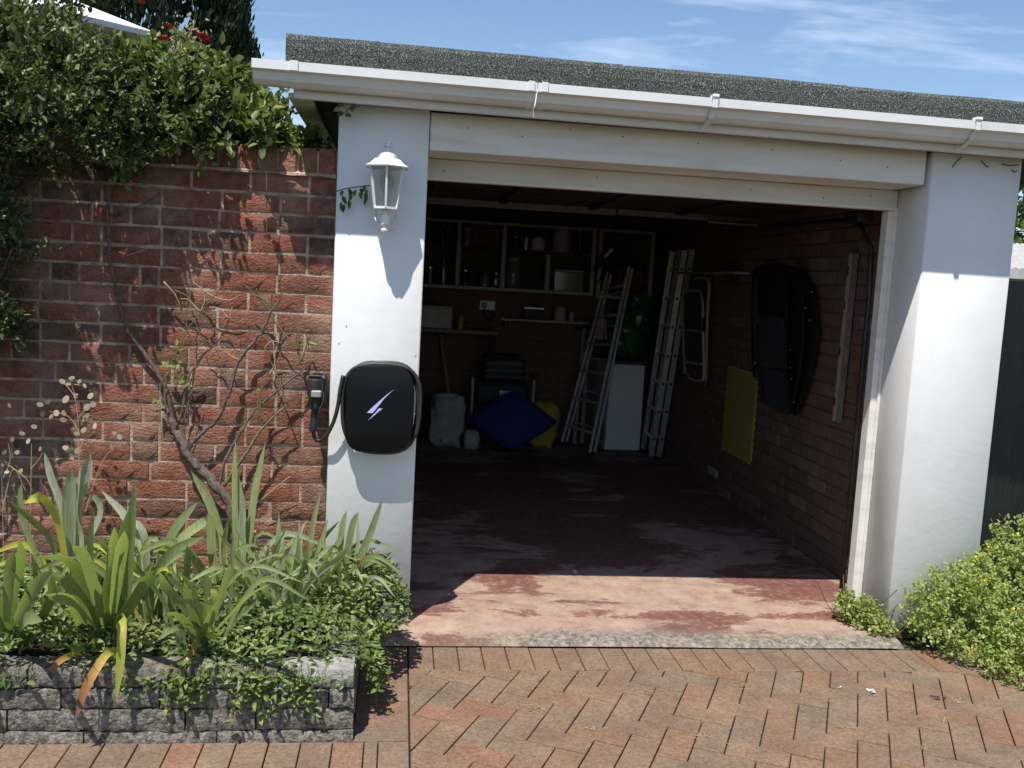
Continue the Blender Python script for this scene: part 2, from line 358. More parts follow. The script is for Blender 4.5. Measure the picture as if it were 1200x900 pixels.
M_['whitepaper'] = mk('white_petal', (.75, .74, .72), (.65, .63, .6), .8, 60)
M_['canvas'] = mk('white_canvas', (.74, .74, .74), (.68, .68, .69), .8, 10)
M_['shedroof'] = mk('pale_corrugated_sheet', (.48, .46, .44), (.36, .35, .33), .8, 8)
M_['lawn'] = mk('far_ground', (.07, .085, .035), (.045, .055, .025), 1, 2)
def glass_mat():
    m, t, b = new_mat('lantern_glass'); b.inputs['Base Color'].default_value = (.93, .95, .94, 1); b.inputs['Roughness'].default_value = .06
    b.inputs['Transmission Weight'].default_value = 1; b.inputs['IOR'].default_value = 1.1; b.inputs['Specular IOR Level'].default_value = .6
    return m
M_['glass'] = glass_mat()
M_['iris'] = leaf_mat('iris_leaf_green', [(.18, .235, .10), (.25, .30, .135), (.34, .38, .18)], .45, .35, .35, True)
M_['irisgrey'] = leaf_mat('iris_leaf_glaucous', [(.26, .31, .20), (.31, .355, .24), (.36, .39, .28)], .48, .28, .3, True)
M_['irisyellow'] = leaf_mat('iris_leaf_yellowing', [(.42, .42, .06), (.46, .44, .09), (.36, .38, .07)], .5, .35)
M_['irisbrown'] = leaf_mat('iris_leaf_withered', [(.44, .44, .07), (.46, .42, .08), (.42, .25, .06), (.34, .15, .05), (.26, .12, .06)], .6, .25)
M_['cover'] = leaf_mat('periwinkle_leaf', [(.05, .085, .026), (.095, .145, .04), (.17, .225, .065), (.29, .33, .11)], .4, .3, .4)
M_['hedge'] = leaf_mat('privet_leaf', [(.035, .055, .022), (.06, .085, .030), (.12, .145, .055), (.25, .275, .13)], .42, .22, .35)
M_['rose'] = leaf_mat('rose_leaf', [(.05, .075, .026), (.09, .125, .038), (.15, .185, .055), (.25, .28, .11)], .45, .3, .3)
M_['conifer'] = leaf_mat('conifer_spray', [(.012, .022, .010), (.02, .034, .014), (.035, .052, .02)], .7, .1, .2)
M_['corydalis'] = leaf_mat('yellow_green_leaf', [(.17, .22, .06), (.25, .30, .085), (.33, .38, .12), (.42, .44, .17)], .5, .35, .3)
M_['tree'] = leaf_mat('tree_leaf', [(.04, .07, .02), (.07, .11, .03), (.1, .15, .04)], .5, .25)
M_['pod'] = leaf_mat('honesty_pod', [(.38, .34, .24), (.50, .46, .36), (.34, .22, .16)], .5, .35)

# foliage: many small folded leaves as one mesh
def leaves(name, mat, P, D, Nn, ln, wd, parent=None, tone=None, fold=.25, curl=.0):
    P = np.asarray(P, float); D = np.asarray(D, float); Nn = np.asarray(Nn, float); n = len(P)
    D = D/np.linalg.norm(D, axis=1, keepdims=True); Sd = np.cross(D, Nn); Sd /= np.linalg.norm(Sd, axis=1, keepdims=True)+1e-9
    Nn = np.cross(Sd, D); ln = np.broadcast_to(ln, n)[:, None]; wd = np.broadcast_to(wd, n)[:, None]
    b = P; L1 = P+D*ln*.30+Sd*wd*.5+Nn*wd*fold; L2 = P+D*ln*.68+Sd*wd*.40+Nn*wd*fold*.8-Nn*ln*curl*.4
    T = P+D*ln-Nn*ln*curl; R2 = P+D*ln*.68-Sd*wd*.40+Nn*wd*fold*.8-Nn*ln*curl*.4; R1 = P+D*ln*.30-Sd*wd*.5+Nn*wd*fold
    V = np.stack([b, L1, L2, T, R2, R1], 1).reshape(-1, 3)
    o0 = ORG.get(parent.name, Vector()) if parent else Vector(); V = V-np.array(o0)
    me = bpy.data.meshes.new(name); me.vertices.add(6*n); me.loops.add(8*n); me.polygons.add(2*n)
    me.vertices.foreach_set('co', V.ravel().astype(np.float32))
    base = (np.arange(n)*6)[:, None]; me.loops.foreach_set('vertex_index', (base+np.array([[0, 3, 2, 1, 0, 5, 4, 3]])).ravel().astype(np.int32))
    me.polygons.foreach_set('loop_start', (np.arange(2*n)*4).astype(np.int32))
    me.update(calc_edges=True)
    at_ = me.attributes.new('tone', 'FLOAT', 'FACE')
    if tone is None: tone = rng.random(n)
    at_.data.foreach_set('value', np.repeat(tone, 2).astype(np.float32))
    return link(me, name, mat, parent)
def unit(n):
    v = rng.normal(size=(n, 3)); return v/np.linalg.norm(v, axis=1, keepdims=True)
def clusters(C, Out, per, spread, up=.35, droop=0, jitter=.6):
    """leaf positions and directions for shoot tips at C that point along Out"""
    C = np.repeat(C, per, 0); O = np.repeat(Out, per, 0); n = len(C)
    t = rng.random(n)[:, None]; P = C+O*(t-.5)*spread*1.6+rng.normal(size=(n, 3))*spread*.18
    D = O*.55+unit(n)*jitter+np.array([0, 0, up-droop]); Nn = unit(n)*.55+np.array([0, -.25, 1.0])
    return P, D, Nn
def blob_shell(cs, n, inner=.55):
    """points in a union of ellipsoids (centre, radii), mostly near their surfaces, with outward directions"""
    w = np.array([r[0]*r[1]+r[1]*r[2]+r[0]*r[2] for c, r in cs]); w = w/w.sum(); k = rng.choice(len(cs), n, p=w)
    c = np.array([cs[i][0] for i in k]); r = np.array([cs[i][1] for i in k]); u = unit(n)
    rad = inner+(1-inner)*rng.random(n)**.6; P = c+u*r*rad[:, None]; O = u/r; O /= np.linalg.norm(O, axis=1, keepdims=True)
    return P, O

# ================================================================== GROUND
g = MB(); g.add([(-150, -150, -.03), (150, -150, -.03), (150, 150, -.03), (-150, 150, -.03)], [(0, 1, 2, 3)])
struct(g.build('ground', M_['lawn']))
drive = MB().box(-6, 8, -14, -.16, -.028, -.012).build('driveway', M_['joint']); struct(drive); ORG[drive.name] = Vector()
FULL = {}
def paver_mesh(poly, top=0.0, bv=.0028):
    cx = sum(p[0] for p in poly)/len(poly); cy = sum(p[1] for p in poly)/len(poly); n = len(poly)
    def ins(d):
        o = []
        for p in poly:
            v = Vector((cx-p[0], cy-p[1])); o.append((p[0]+v.x*min(.3, d*1.3/max(v.length, 1e-3)), p[1]+v.y*min(.3, d*1.3/max(v.length, 1e-3))))
        return o
    pi = ins(bv); vs = [(p[0]-cx, p[1]-cy, -.03) for p in poly]+[(p[0]-cx, p[1]-cy, -bv*.8) for p in poly]+[(p[0]-cx, p[1]-cy, 0) for p in pi]
    fs = [(i, (i+1) % n, n+(i+1) % n, n+i) for i in range(n)]+[(n+i, n+(i+1) % n, 2*n+(i+1) % n, 2*n+i) for i in range(n)]+[tuple(range(2*n, 3*n))]
    me = bpy.data.meshes.new('paver'); me.from_pydata(vs, [], fs); me.materials.append(M_['paver']); return me, cx, cy
npav = 0; far = []
def rect(x0, x1, y0, y1, gp=.002): return [(x0+gp, y0+gp), (x1-gp, y0+gp), (x1-gp, y1-gp), (x0+gp, y1-gp)]
def lay(poly, key=None, rz=0):
    global npav
    if key and key in FULL:
        me = FULL[key]; cx = sum(p[0] for p in poly)/4; cy = sum(p[1] for p in poly)/4
    else:
        if key:
            cx = sum(p[0] for p in poly)/4; cy = sum(p[1] for p in poly)/4
            loc = [((p[0]-cx)*math.cos(-rz)-(p[1]-cy)*math.sin(-rz), (p[0]-cx)*math.sin(-rz)+(p[1]-cy)*math.cos(-rz)) for p in poly]
            me, _, _ = paver_mesh(loc); FULL[key] = me
        else: me, cx, cy = paver_mesh(poly)
    inst(me, 'paver', drive, (cx, cy, random.uniform(-.0012, .0012)), (random.gauss(0, .003), random.gauss(0, .003), rz if key else 0)); npav += 1
# border course along the threshold, the run beside the bed and the course in front of the bed
x = 0.0
while x < 3.3:
    w = .1005+random.uniform(-.001, .001); lay(rect(x, x+w, -.405, -.178)); x += w
y = -.178
while y > -.95:
    h = .1; lay(rect(-.19, -.003, y-h, y)); y -= h
x = -.003
k = 0
while x > -1.8:
    w = .045 if k == 1 else .1015; lay(rect(x-w, x, y-.215, y)); x -= w; k += 1
# herringbone field
TH = R(-27); ca, sa = math.cos(TH), math.sin(TH); U = .1045
cells = []
for i in range(-50, 60):
    for j in range(-50, 60):
        s_ = (i-j) % 4
        if s_ == 0: r_ = (i, i+2, j, j+1)
        elif s_ == 3: r_ = (i, i+1, j, j+2)
        else: continue
        q = [(p[0]*ca-p[1]*sa+.063, p[0]*sa+p[1]*ca-.46) for p in rect(r_[0]*U, r_[1]*U, r_[2]*U, r_[3]*U, .0021)]
        c = clip(clip(q, 0, 1, -.408), -1, 0, -.001)
        if len(c) < 3 or area(c) < .0006: continue
        cx = sum(p[0] for p in c)/len(c); cy = sum(p[1] for p in c)/len(c)
        if cx > 3.4 or cy < -1.75: continue
        cells.append((cy < -1.30 or cx > 2.75, -cy, c, s_, len(c) == 4 and area(c) > .0201))
cells.sort(key=lambda q: (q[0], q[1]))
rest = MB()
for (_, _, c, s_, whole) in cells:
    if npav < 296:
        if whole: lay(c, 'h' if s_ == 0 else 'v', TH)
        else: lay(c)
    else:
        me, cx, cy = paver_mesh(c); rest.add([(v.co.x+cx, v.co.y+cy, v.co.z) for v in me.vertices], [tuple(p.vertices) for p in me.polygons])
if rest.v: stuff(rest.build('paver_field', M_['paver'], drive))

# ================================================================== GARAGE
gar = thing('garage', 'white rendered flat-roofed garage with its door raised and a dark interior', 'garage')
SL = -.006
def tilt(mb):
    mb.v = [(v[0], v[1], v[2]+SL*v[0]) for v in mb.v]; return mb
# floor slab
f = MB(); xs = [-.17+.31*i for i in range(9)]
ys = [-.166, -.15, -.10, -.03, .05, .3, 1, 2, 3, 5.0]; zs = [0.0, .012, .018, .024, .03, .032, .034, .036, .038, .04]
vs = []; fs = []
for i, yy in enumerate(ys):
    for j, xx in enumerate(xs):
        jit = random.uniform(-.006, .006) if i < 3 else 0
        xx = min(xx, 2.188) if yy < .2 else xx
        vs.append((xx, yy+jit, zs[i]+(random.uniform(-.003, .003) if 0 < i < 4 else 0)))
for i in range(len(ys)-1):
    for j in range(len(xs)-1): a = i*len(xs)+j; fs.append((a, a+1, a+1+len(xs), a+len(xs)))
f.add(vs, fs); vs = [(xx, -.166, -.03) for xx in xs]+[(xx, -.166+0, 0) for xx in xs]
f.build('floor', M_['floor'], gar, smooth=True)
# pillars
p = MB().box(-.366, 0, 0, .30, .028, 2.2005, .006); auto_smooth(p.build('pillar', M_['render'], gar), 50)
p = MB().box(2.19, 2.612, 0, .30, .030, 2.1865, .006); auto_smooth(p.build('pillar', M_['render'], gar), 50)
MB().box(2.195, 2.607, .008, .30, -.02, .030).build('pillar_footing', M_['mortar_in'], gar)
MB().box(-.362, -.004, .008, .30, -.02, .028).build('pillar_footing', M_['mortar_in'], gar)
# beam over the doorway and recessed door frame
MB().box(.003, 2.168, .012, .30, 2.040, 2.1935, .004).build('lintel_beam', M_['wood'], gar)
MB().box(.002, 2.188, .258, .31, 1.947, 2.039, .003).build('door_header', M_['wood'], gar)
MB().box(.002, 2.188, .240, .257, 1.945, 1.956, .002).build('header_bead', M_['wood'], gar)
MB().box(2.147, 2.189, .258, .32, .034, 1.946, .003).build('door_jamb', M_['wood'], gar)
MB().box(2.175, 2.1895, .246, .2575, .034, 1.944, .002).build('jamb_bead', M_['wood'], gar)
# raised up-and-over door
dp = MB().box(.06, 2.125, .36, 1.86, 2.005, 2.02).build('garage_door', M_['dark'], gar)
for xx in (.5, 1.05, 1.6): MB().box(xx-.02, xx+.02, .4, 1.8, 1.985, 2.0045).build('door_rib', M_['dark'], dp)
MB().box(.05, 1.22, 1.86, 1.90, 1.968, 2.012, .004).build('door_rail', M_['greywood'], dp)
MB().box(1.23, 2.13, 1.863, 1.903, 1.972, 2.012, .004).build('door_rail', M_['dulalu'], dp)
MB().box(.05, 2.13, .34, .357, 1.957, 2.03, .003).build('door_edge', M_['dark'], dp)
for yy in (.7, 1.2): MB().box(.06, 2.125, yy-.015, yy+.015, 1.992, 2.0043).build('door_rib', M_['dark'], dp)
MB().tube([(2.13, .33, .06), (2.13, .335, 1.55), (2.135, .37, 1.78), (2.14, .52, 1.90), (2.145, .75, 1.93), (2.15, 1.75, 1.945)], .012, 6).build('door_track', M_['iron'], gar, True)
MB().box(2.08, 2.16, .42, .56, 1.90, 1.955, .004).build('track_bracket', M_['iron'], gar)
MB().box(1.99, 2.06, 1.84, 1.862, 1.955, 2.0, .003).build('track_bracket', M_['dulalu'], gar)
MB().tube([(1.80, 1.83, 1.962), (2.12, 1.83, 1.960)], .010, 6).build('lifting_bar', M_['dulalu'], gar)
# inner walls
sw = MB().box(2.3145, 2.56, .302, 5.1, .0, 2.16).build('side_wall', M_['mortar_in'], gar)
inb = []
def inner_course():
    zz = .04; r = 0
    while zz < 2.12:
        yy = .306-(0 if r % 2 else .11); 
        while yy < 4.9:
            ln = .225; a = max(yy, .306); b_ = min(yy+ln, 4.9)
            if b_-a > .03: inb.append((a, b_, zz))
            yy += ln
        zz += .0785; r += 1
inner_course()
inb.sort(key=lambda q: q[0]); bmesh_cache = {}
rest = MB()
for n_, (a, b_, zz) in enumerate(inb):
    ln = b_-a-.011; px_ = random.uniform(-.003, .002)
    if n_ < 298:
        key = round(ln, 3)
        if key not in bmesh_cache:
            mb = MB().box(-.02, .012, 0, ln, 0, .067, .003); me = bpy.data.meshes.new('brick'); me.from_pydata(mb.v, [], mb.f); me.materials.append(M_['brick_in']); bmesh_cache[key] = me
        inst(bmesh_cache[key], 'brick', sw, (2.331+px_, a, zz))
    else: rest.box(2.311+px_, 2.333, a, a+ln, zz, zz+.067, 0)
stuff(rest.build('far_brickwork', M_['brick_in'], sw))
MB().box(2.303, 2.325, 2.71, 2.93, .15, .21, .003).build('air_brick', M_['cream'], sw)
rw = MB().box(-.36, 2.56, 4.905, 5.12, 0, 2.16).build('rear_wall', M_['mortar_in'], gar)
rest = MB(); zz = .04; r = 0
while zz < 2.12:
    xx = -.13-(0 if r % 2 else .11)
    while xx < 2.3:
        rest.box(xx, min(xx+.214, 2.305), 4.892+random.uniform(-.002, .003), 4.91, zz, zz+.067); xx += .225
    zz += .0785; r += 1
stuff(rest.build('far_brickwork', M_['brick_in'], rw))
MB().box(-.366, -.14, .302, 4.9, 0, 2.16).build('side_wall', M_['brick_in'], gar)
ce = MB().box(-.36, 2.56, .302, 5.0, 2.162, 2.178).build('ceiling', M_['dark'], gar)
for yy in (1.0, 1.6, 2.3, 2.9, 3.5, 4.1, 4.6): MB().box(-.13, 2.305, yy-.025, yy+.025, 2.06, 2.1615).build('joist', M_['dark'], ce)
# roof
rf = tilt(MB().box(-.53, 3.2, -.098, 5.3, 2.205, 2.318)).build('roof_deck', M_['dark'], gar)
fa = tilt(MB().box(-.533, 3.2, -.122, -.0985, 2.181, 2.322, .003)).build('fascia', M_['wood'], rf)
b_ = MB(); b_.box(-.533, -.505, -.0975, 2.6, 2.2062, 2.322, .003); b_.box(-.556, -.468, -.0972, 2.6, 2.183, 2.2045, .003); tilt(b_).build('bargeboard', M_['soffit'], rf)
tilt(MB().box(-.504, 3.2, -.0975, -.001, 2.197, 2.204)).build('soffit', M_['wood'], rf)
lap = [-.565, -.21, .755, 1.715, 3.2]
for i in range(4):
    mb = MB(); x0, x1 = lap[i]-(.012 if i else 0), lap[i+1]; o_ = .0035*(3-i); n_ = max(6, int((x1-x0)/.055))
    prof = [(-.128-o_, 2.318), (-.133-o_, 2.36), (-.130-o_, 2.398), (-.118-o_, 2.413+o_*.6), (-.09, 2.417+o_*.6), (.2, 2.40+o_*.6), (5.32, 2.43+o_*.6)]
    vs = []; fs = []
    for k in range(n_+1):
        xx = x0+(x1-x0)*k/n_; jt = random.uniform(-.001, .001)
        for j, (yy, zz) in enumerate(prof):
            wv = .0014*math.sin(xx*5.3+j*.4)+.0009*math.sin(xx*13.1+j)+jt*.6
            vs.append((xx, yy+(wv if 0 < j < 5 else 0), zz+SL*xx+(wv if 1 < j < 5 else (wv*.5 if j == 0 else 0))))
    m_ = len(prof)
    for k in range(n_):
        for j in range(m_-1): a = k*m_+j; fs.append((a, a+m_, a+m_+1, a+1))
    # the end of the roll, turned down at both ends of the strip
    for e, rev in ((0, False), (n_, True)):
        q = [e*m_+j for j in range(m_)]; base = len(vs); vs.append((vs[q[0]][0], 5.3, 2.318)); q2 = q+[base]
        fs.append(tuple(q2) if not rev else tuple(reversed(q2)))
    mb.add(vs, fs); mb.build('felt_strip', M_['felt'], rf, smooth=False)
# gutter: an open ogee trough
gp = [(-.128, 2.290), (-.128, 2.214), (-.182, 2.212), (-.208, 2.226), (-.225, 2.252), (-.248, 2.258), (-.250, 2.291), (-.240, 2.291), (-.240, 2.266), (-.219, 2.259), (-.202, 2.234), (-.180, 2.220), (-.133, 2.221), (-.133, 2.290)]
def gut(x0, x1, grow=0.0, seg=12):
    mb = MB(); n_ = len(gp); cy, cz = -.18, 2.25
    P_ = [(y+(y-cy)*grow*(1 if abs(y-cy) > .02 else .3), z+(z-cz)*grow) for y, z in gp]
    vs = [(x0+(x1-x0)*k/seg, y, z) for k in range(seg+1) for (y, z) in P_]; fs = []
    for k in range(seg):
        for j in range(n_): fs.append((k*n_+j, k*n_+(j+1) % n_, (k+1)*n_+(j+1) % n_, (k+1)*n_+j))
    fs.append(tuple(reversed(range(n_)))); fs.append(tuple(seg*n_+j for j in range(n_)))
    return tilt(mb.add(vs, fs))
gu = gut(-.672, .40).build('gutter', M_['upvc'], gar, fix=True); 
gu2 = gut(.404, 3.2).build('gutter', M_['upvc'], gar, fix=True)
MB().add([(-.6745, y, z+SL*-.67) for (y, z) in ((-.130, 2.289), (-.130, 2.214), (-.182, 2.212), (-.208, 2.226), (-.225, 2.252), (-.248, 2.258), (-.250, 2.291))]+[(-.671, y, z+SL*-.67) for (y, z) in ((-.130, 2.289), (-.130, 2.214), (-.182, 2.212), (-.208, 2.226), (-.225, 2.252), (-.248, 2.258), (-.250, 2.291))],
         [tuple(range(6, -1, -1)), tuple(range(7, 14))]+[(i, (i+1) % 7, 7+(i+1) % 7, 7+i) for i in range(7)]).build('gutter_end_cap', M_['upvc'], gu, fix=True)
for xx in (.378, .43): gut(xx-.012, xx+.012, .09, 1).build('union_clip', M_['upvc'], gu2, fix=True)
gut(-.535, -.505, .08, 1).build('gutter_bracket', M_['upvc'], gu, fix=True)
for xx in (1.11, 2.225):
    br = MB(); pth = [(-.1275, 2.190), (-.16, 2.196), (-.215, 2.218), (-.233, 2.246), (-.256, 2.254), (-.2585, 2.301), (-.236, 2.304)]; vs = []; fs = []
    for (y_, z_) in pth:
        cy_, cz_ = -.18+(y_+.18)*.972, 2.25+(z_-2.25)*.972
        vs += [(xx-.011, y_, z_), (xx+.011, y_, z_), (xx+.011, cy_, cz_), (xx-.011, cy_, cz_)]
    for k in range(len(pth)-1):
        for j in range(4): fs.append((k*4+j, k*4+(j+1) % 4, k*4+4+(j+1) % 4, k*4+4+j))
    fs += [(3, 2, 1, 0), tuple(len(vs)-4+q for q in range(4))]; br.add(vs, fs)
    br.box(xx-.014, xx+.014, -.262, -.226, 2.292, 2.305, .003); br.box(xx-.010, xx+.010, -.1275, -.122, 2.185, 2.235, .002); tilt(br).build('gutter_bracket', M_['upvc'], gu2)

# ================================================================== GARDEN WALL
wall = thing('garden_wall', 'weathered red rock-faced brick wall left of the white garage pillar', 'brick wall', (-1.3, .17, 0))
YW = .062
MB().box(-3.0, -.372, YW+.0022, YW+.21, 0, 1.912).build('mortar_core', M_['mortar'], wall)
def rock_mesh(ln, h, seed):
    r_ = random.Random(seed); nx, nz = (5, 2) if ln > .12 else (3, 2); vs = []; fs = []; dep = .03
    for j in range(nz+1):
        for i in range(nx+1):
            edge = i in (0, nx) or j in (0, nz)
            yy = -.001 if edge else -r_.uniform(.003, .017)
            vs.append((ln*i/nx+(0 if i in (0, nx) else r_.uniform(-.012, .012)), yy, h*j/nz+(r_.uniform(-.002, .002) if edge else r_.uniform(-.01, .01))))
    for j in range(nz):
        for i in range(nx): a = j*(nx+1)+i; fs.append((a, a+1, a+nx+2, a+nx+1))
    ring = [i for i in range(nx+1)]+[(j)*(nx+1)+nx for j in range(1, nz+1)]+[nz*(nx+1)+i for i in range(nx-1, -1, -1)]+[j*(nx+1) for j in range(nz-1, 0, -1)]
    b0 = len(vs); vs += [(vs[k][0], dep, vs[k][2]) for k in ring]; n_ = len(ring)
    for k in range(n_): fs.append((ring[(k+1) % n_], ring[k], b0+k, b0+(k+1) % n_))
    me = bpy.data.meshes.new('brick'); me.from_pydata(vs, [], fs); me.materials.append(M_['brick']); me.polygons.foreach_set('use_smooth', [True]*len(fs)); me.set_sharp_from_angle(angle=R(48)); return me
SM = [rock_mesh(.222, .0685, i) for i in range(12)]; HM = [rock_mesh(.100, .0685, 50+i) for i in range(6)]; CMh = [rock_mesh(.062, .0685, 90+i) for i in range(3)]
nb = 0
CH = .0805
for c in range(22):
    z1 = 1.902-c*CH; x = -.374; k = random.randrange(4)
    first = True
    while x > -1.95 and nb < 292:
        if first: kind = ('S', 'H', 'S', 'H', 'S')[c % 5] if c % 4 else 'H'; first = False
        else: kind = random.choices('SHC', (.62, .30, .08))[0]
        ln, ms = {'S': (.222, SM), 'H': (.100, HM), 'C': (.062, CMh)}[kind]
        o = inst(random.choice(ms), 'brick', wall, (x-ln, YW+random.uniform(-.0014, .0014), z1-.0685+random.uniform(-.0015, .0015)), (0, random.gauss(0, .004), random.gauss(0, .006)))
        nb += 1; x -= ln+.0125
# coping: bricks on edge, on a mortar bed that stands proud
x = -.374; ccs = []
for i in range(3):
    mb = MB().box(0, .069, -.0, .225, 0, .104, .006); me = bpy.data.meshes.new('coping_brick'); me.from_pydata([(v[0], v[1]-random.uniform(0, .006)*(1 if v[1] < .1 else 0), v[2]+random.uniform(-.002, .002)) for v in mb.v], [], mb.f); me.materials.append(M_['brick']); ccs.append(me)
while x > -2.0:
    inst(random.choice(ccs), 'coping_brick', wall, (x-.069, YW-.006+random.uniform(-.003, .003), 1.917+random.uniform(-.002, .002)), (0, random.gauss(0, .008), 0)); x -= .0795
MB().box(-3.0, -.373, YW+.002, YW+.215, 1.9125, 2.010).build('coping_mortar', M_['mortar'], wall)
mb = MB(); n_ = 60; vs = []; fs = []
for k in range(n_+1):
    xx = -2.1+(-.374+2.1)*k/n_; j1 = random.uniform(-.003, .003); vs += [(xx, YW+.003, 1.926), (xx, YW-.016+j1, 1.917), (xx, YW-.018+j1, 1.907+random.uniform(-.003, .002)), (xx, YW+.003, 1.902)]
for k in range(n_):
    for j in range(3): a = k*4+j; fs.append((a, a+1, a+5, a+4))
mb.add(vs, fs).build('mortar_fillet', M_['mortar'], wall)

# ================================================================== RAISED BED
bed = thing('raised_bed', 'low raised flower bed walled with grey split-faced concrete blocks', 'flower bed', (-.7, -.5, 0))
MB().add([(-2.2, -.94, .205), (-.21, -.94, .205), (-.21, YW, .205), (-2.2, YW, .205), (-2.2, -.94, -.02), (-.21, -.94, -.02), (-.21, YW, -.02), (-2.2, YW, -.02)], [(0, 1, 2, 3), (4, 5, 1, 0), (5, 6, 2, 1)]).build('soil', M_['soil'], bed)
def block(x0, x1, z0, z1, mat, y0=-.97):
    r_ = random; nx = max(5, int((x1-x0)/.022)); nz = 4; vs = []; fs = []; g_ = .0025
    for j in range(nz+1):
        for i in range(nx+1):
            ed = j in (0, nz) or i in (0, nx)
            vs.append((x0+g_+(x1-x0-2*g_)*i/nx, y0+(r_.uniform(-.002, .005) if ed else r_.uniform(-.008, -.001)), z0+g_+(z1-z0-2*g_)*j/nz+(r_.uniform(-.003, .003) if ed else r_.uniform(-.004, .004))))
    for j in range(nz):
        for i in range(nx): a = j*(nx+1)+i; fs.append((a, a+1, a+nx+2, a+nx+1))
    ring = [i for i in range(nx+1)]+[j*(nx+1)+nx for j in range(1, nz+1)]+[nz*(nx+1)+i for i in range(nx-1, -1, -1)]+[j*(nx+1) for j in range(nz-1, 0, -1)]
    b0 = len(vs); vs += [(vs[k][0], y0+.10+random.uniform(-.003, .003), vs[k][2]) for k in ring]; n_ = len(ring)
    for k in range(n_): fs.append((ring[(k+1) % n_], ring[k], b0+k, b0+(k+1) % n_))
    fs.append(tuple(b0+k for k in range(n_)))
    auto_smooth(MB().add(vs, fs).build('block', mat, bed), 50)
def sideblock(y0, y1, z0, z1):
    mb = MB().box(-.285, -.190+random.uniform(-.004, .004), y0+.003, y1-.003, z0+.002, z1-.002, .006); mb.v = [(v[0]+random.uniform(-.003, .003), v[1], v[2]+random.uniform(-.002, .002)) for v in mb.v]
    mb.build('block', M_['block'], bed)
cz = [(-.03, .034), (.034, .108), (.108, .176), (.176, .243)]
cuts = [[-.185, -.62, -1.03, -1.45, -1.9], [-.187, -.50, -.72, -.985, -1.26, -1.62, -2.0], [-.186, -.27, -.555, -.80, -1.10, -1.4, -1.8], [-.19, -.43, -.72, -1.0, -1.20, -1.6, -2.0]]
for (z0, z1), cc in zip(cz, cuts):
    for i in range(len(cc)-1): block(cc[i+1], cc[i], z0, z1, M_['blockedge'] if (z0 > .17 and i == 0) else M_['block'], -.97+random.uniform(-.005, .005))
    for (a, b2) in ((-.865, -.55), (-.55, -.25), (-.25, .055)): sideblock(a, b2, z0, z1)

# ================================================================== LANTERN
YL = -.098; lc = at(453, 220, YL)
def lz(py): return at(453, py, YL).z
lan = thing('wall_lantern', 'white six-sided wall lantern with clear panes on the left pillar', 'wall lamp', (lc.x, 0, lz(270)))
LX = lc.x; PH = R(-90)
zs_, zb_ = lz(195), lz(244)
rt_, rb_ = .073, .050
mb = MB().lathe([(.008, lz(170)), (.014, lz(168.5)), (.014, lz(167.2)), (.007, lz(165.8)), (.003, lz(164.2))], (LX, YL, 0), 12)
mb.lathe([(.018, lz(178)), (.014, lz(175)), (.010, lz(173)), (.017, lz(171.5)), (.017, lz(170.2)), (.008, lz(169))], (LX, YL, 0), 12); auto_smooth(mb.build('finial', M_['lampwhite'], lan), 50)
auto_smooth(MB().lathe([(.05, lz(188)), (.05, lz(186.5)), (.047, lz(182)), (.038, lz(178.6)), (.022, lz(176.6)), (.015, lz(175.8))], (LX, YL, 0), 12, PH).build('dome', M_['lampwhite'], lan), 25)
MB().lathe([(.07, lz(196.8)), (.094, lz(197)), (.096, lz(195.5)), (.080, lz(193.4)), (.066, lz(190)), (.057, lz(187)), (.050, lz(186.4))], (LX, YL, 0), 6, PH).build('roof', M_['lampwhite'], lan)
fr = MB(); top = []; bot = []
for k in range(6):
    a = PH+k*math.pi/3; top.append(Vector((LX+rt_*math.cos(a), YL+rt_*math.sin(a), zs_-.003))); bot.append(Vector((LX+rb_*math.cos(a), YL+rb_*math.sin(a), zb_)))
for k in range(6):
    fr.bar(bot[k], top[k], .008, .008, up=(math.cos(PH+k*math.pi/3), math.sin(PH+k*math.pi/3), 0))
    fr.bar(bot[k], bot[(k+1) % 6], .009, .009); fr.bar(top[k], top[(k+1) % 6], .007, .007)
fr.build('frame', M_['lampwhite'], lan)
for k in range(6):
    c = sum((bot[k], bot[(k+1) % 6], top[k], top[(k+1) % 6]), Vector())/4; q = []
    n_ = (c-Vector((LX, YL, c.z))).normalized()
    for s_ in (0, -.0015):
        for p in (bot[k], bot[(k+1) % 6], top[(k+1) % 6], top[k]): q.append(p+(Vector((LX, YL, p.z))-p)*.03+n_*s_)
    MB().add(q, [(0, 1, 2, 3), (7, 6, 5, 4), (0, 4, 5, 1), (1, 5, 6, 2), (2, 6, 7, 3), (3, 7, 4, 0)]).build('pane', M_['glass'], lan)
MB().lathe([(.038, zb_-.004), (.046, zb_-.001), (.046, zb_+.003)], (LX, YL, 0), 6, PH).build('base', M_['lampwhite'], lan)
mb = MB().lathe([(.010, lz(272)), (.017, lz(270.5)), (.017, lz(268.5)), (.010, lz(267)), (.010, lz(265.5)), (.021, lz(263)), (.021, lz(252)), (.014, lz(250.5)), (.014, lz(246))], (LX, YL, 0), 16); auto_smooth(mb.build('socket', M_['lampwhite'], lan), 40)
auto_smooth(MB().lathe([(.012, zb_), (.012, zb_+.05), (.022, zb_+.075), (.028, zb_+.10), (.02, zb_+.13), (.003, zb_+.14)], (LX, YL, 0), 12).build('bulb', M_['glass'], lan), 50)
am = MB()
for s_ in (-1, 1): am.tube(spline([(LX+s_*.046, -.008, zb_-.002), (LX+s_*.044, -.03, lz(254)), (LX+s_*.03, -.07, lz(262)), (LX+s_*.012, YL+.008, lz(264))], 5), .0022, 6)
am.tube([(LX, -.004, lz(258)), (LX, -.05, lz(258)), (LX, YL+.01, lz(257))], .008, 8); am.build('bracket_arm', M_['lampwhite'], lan, True)
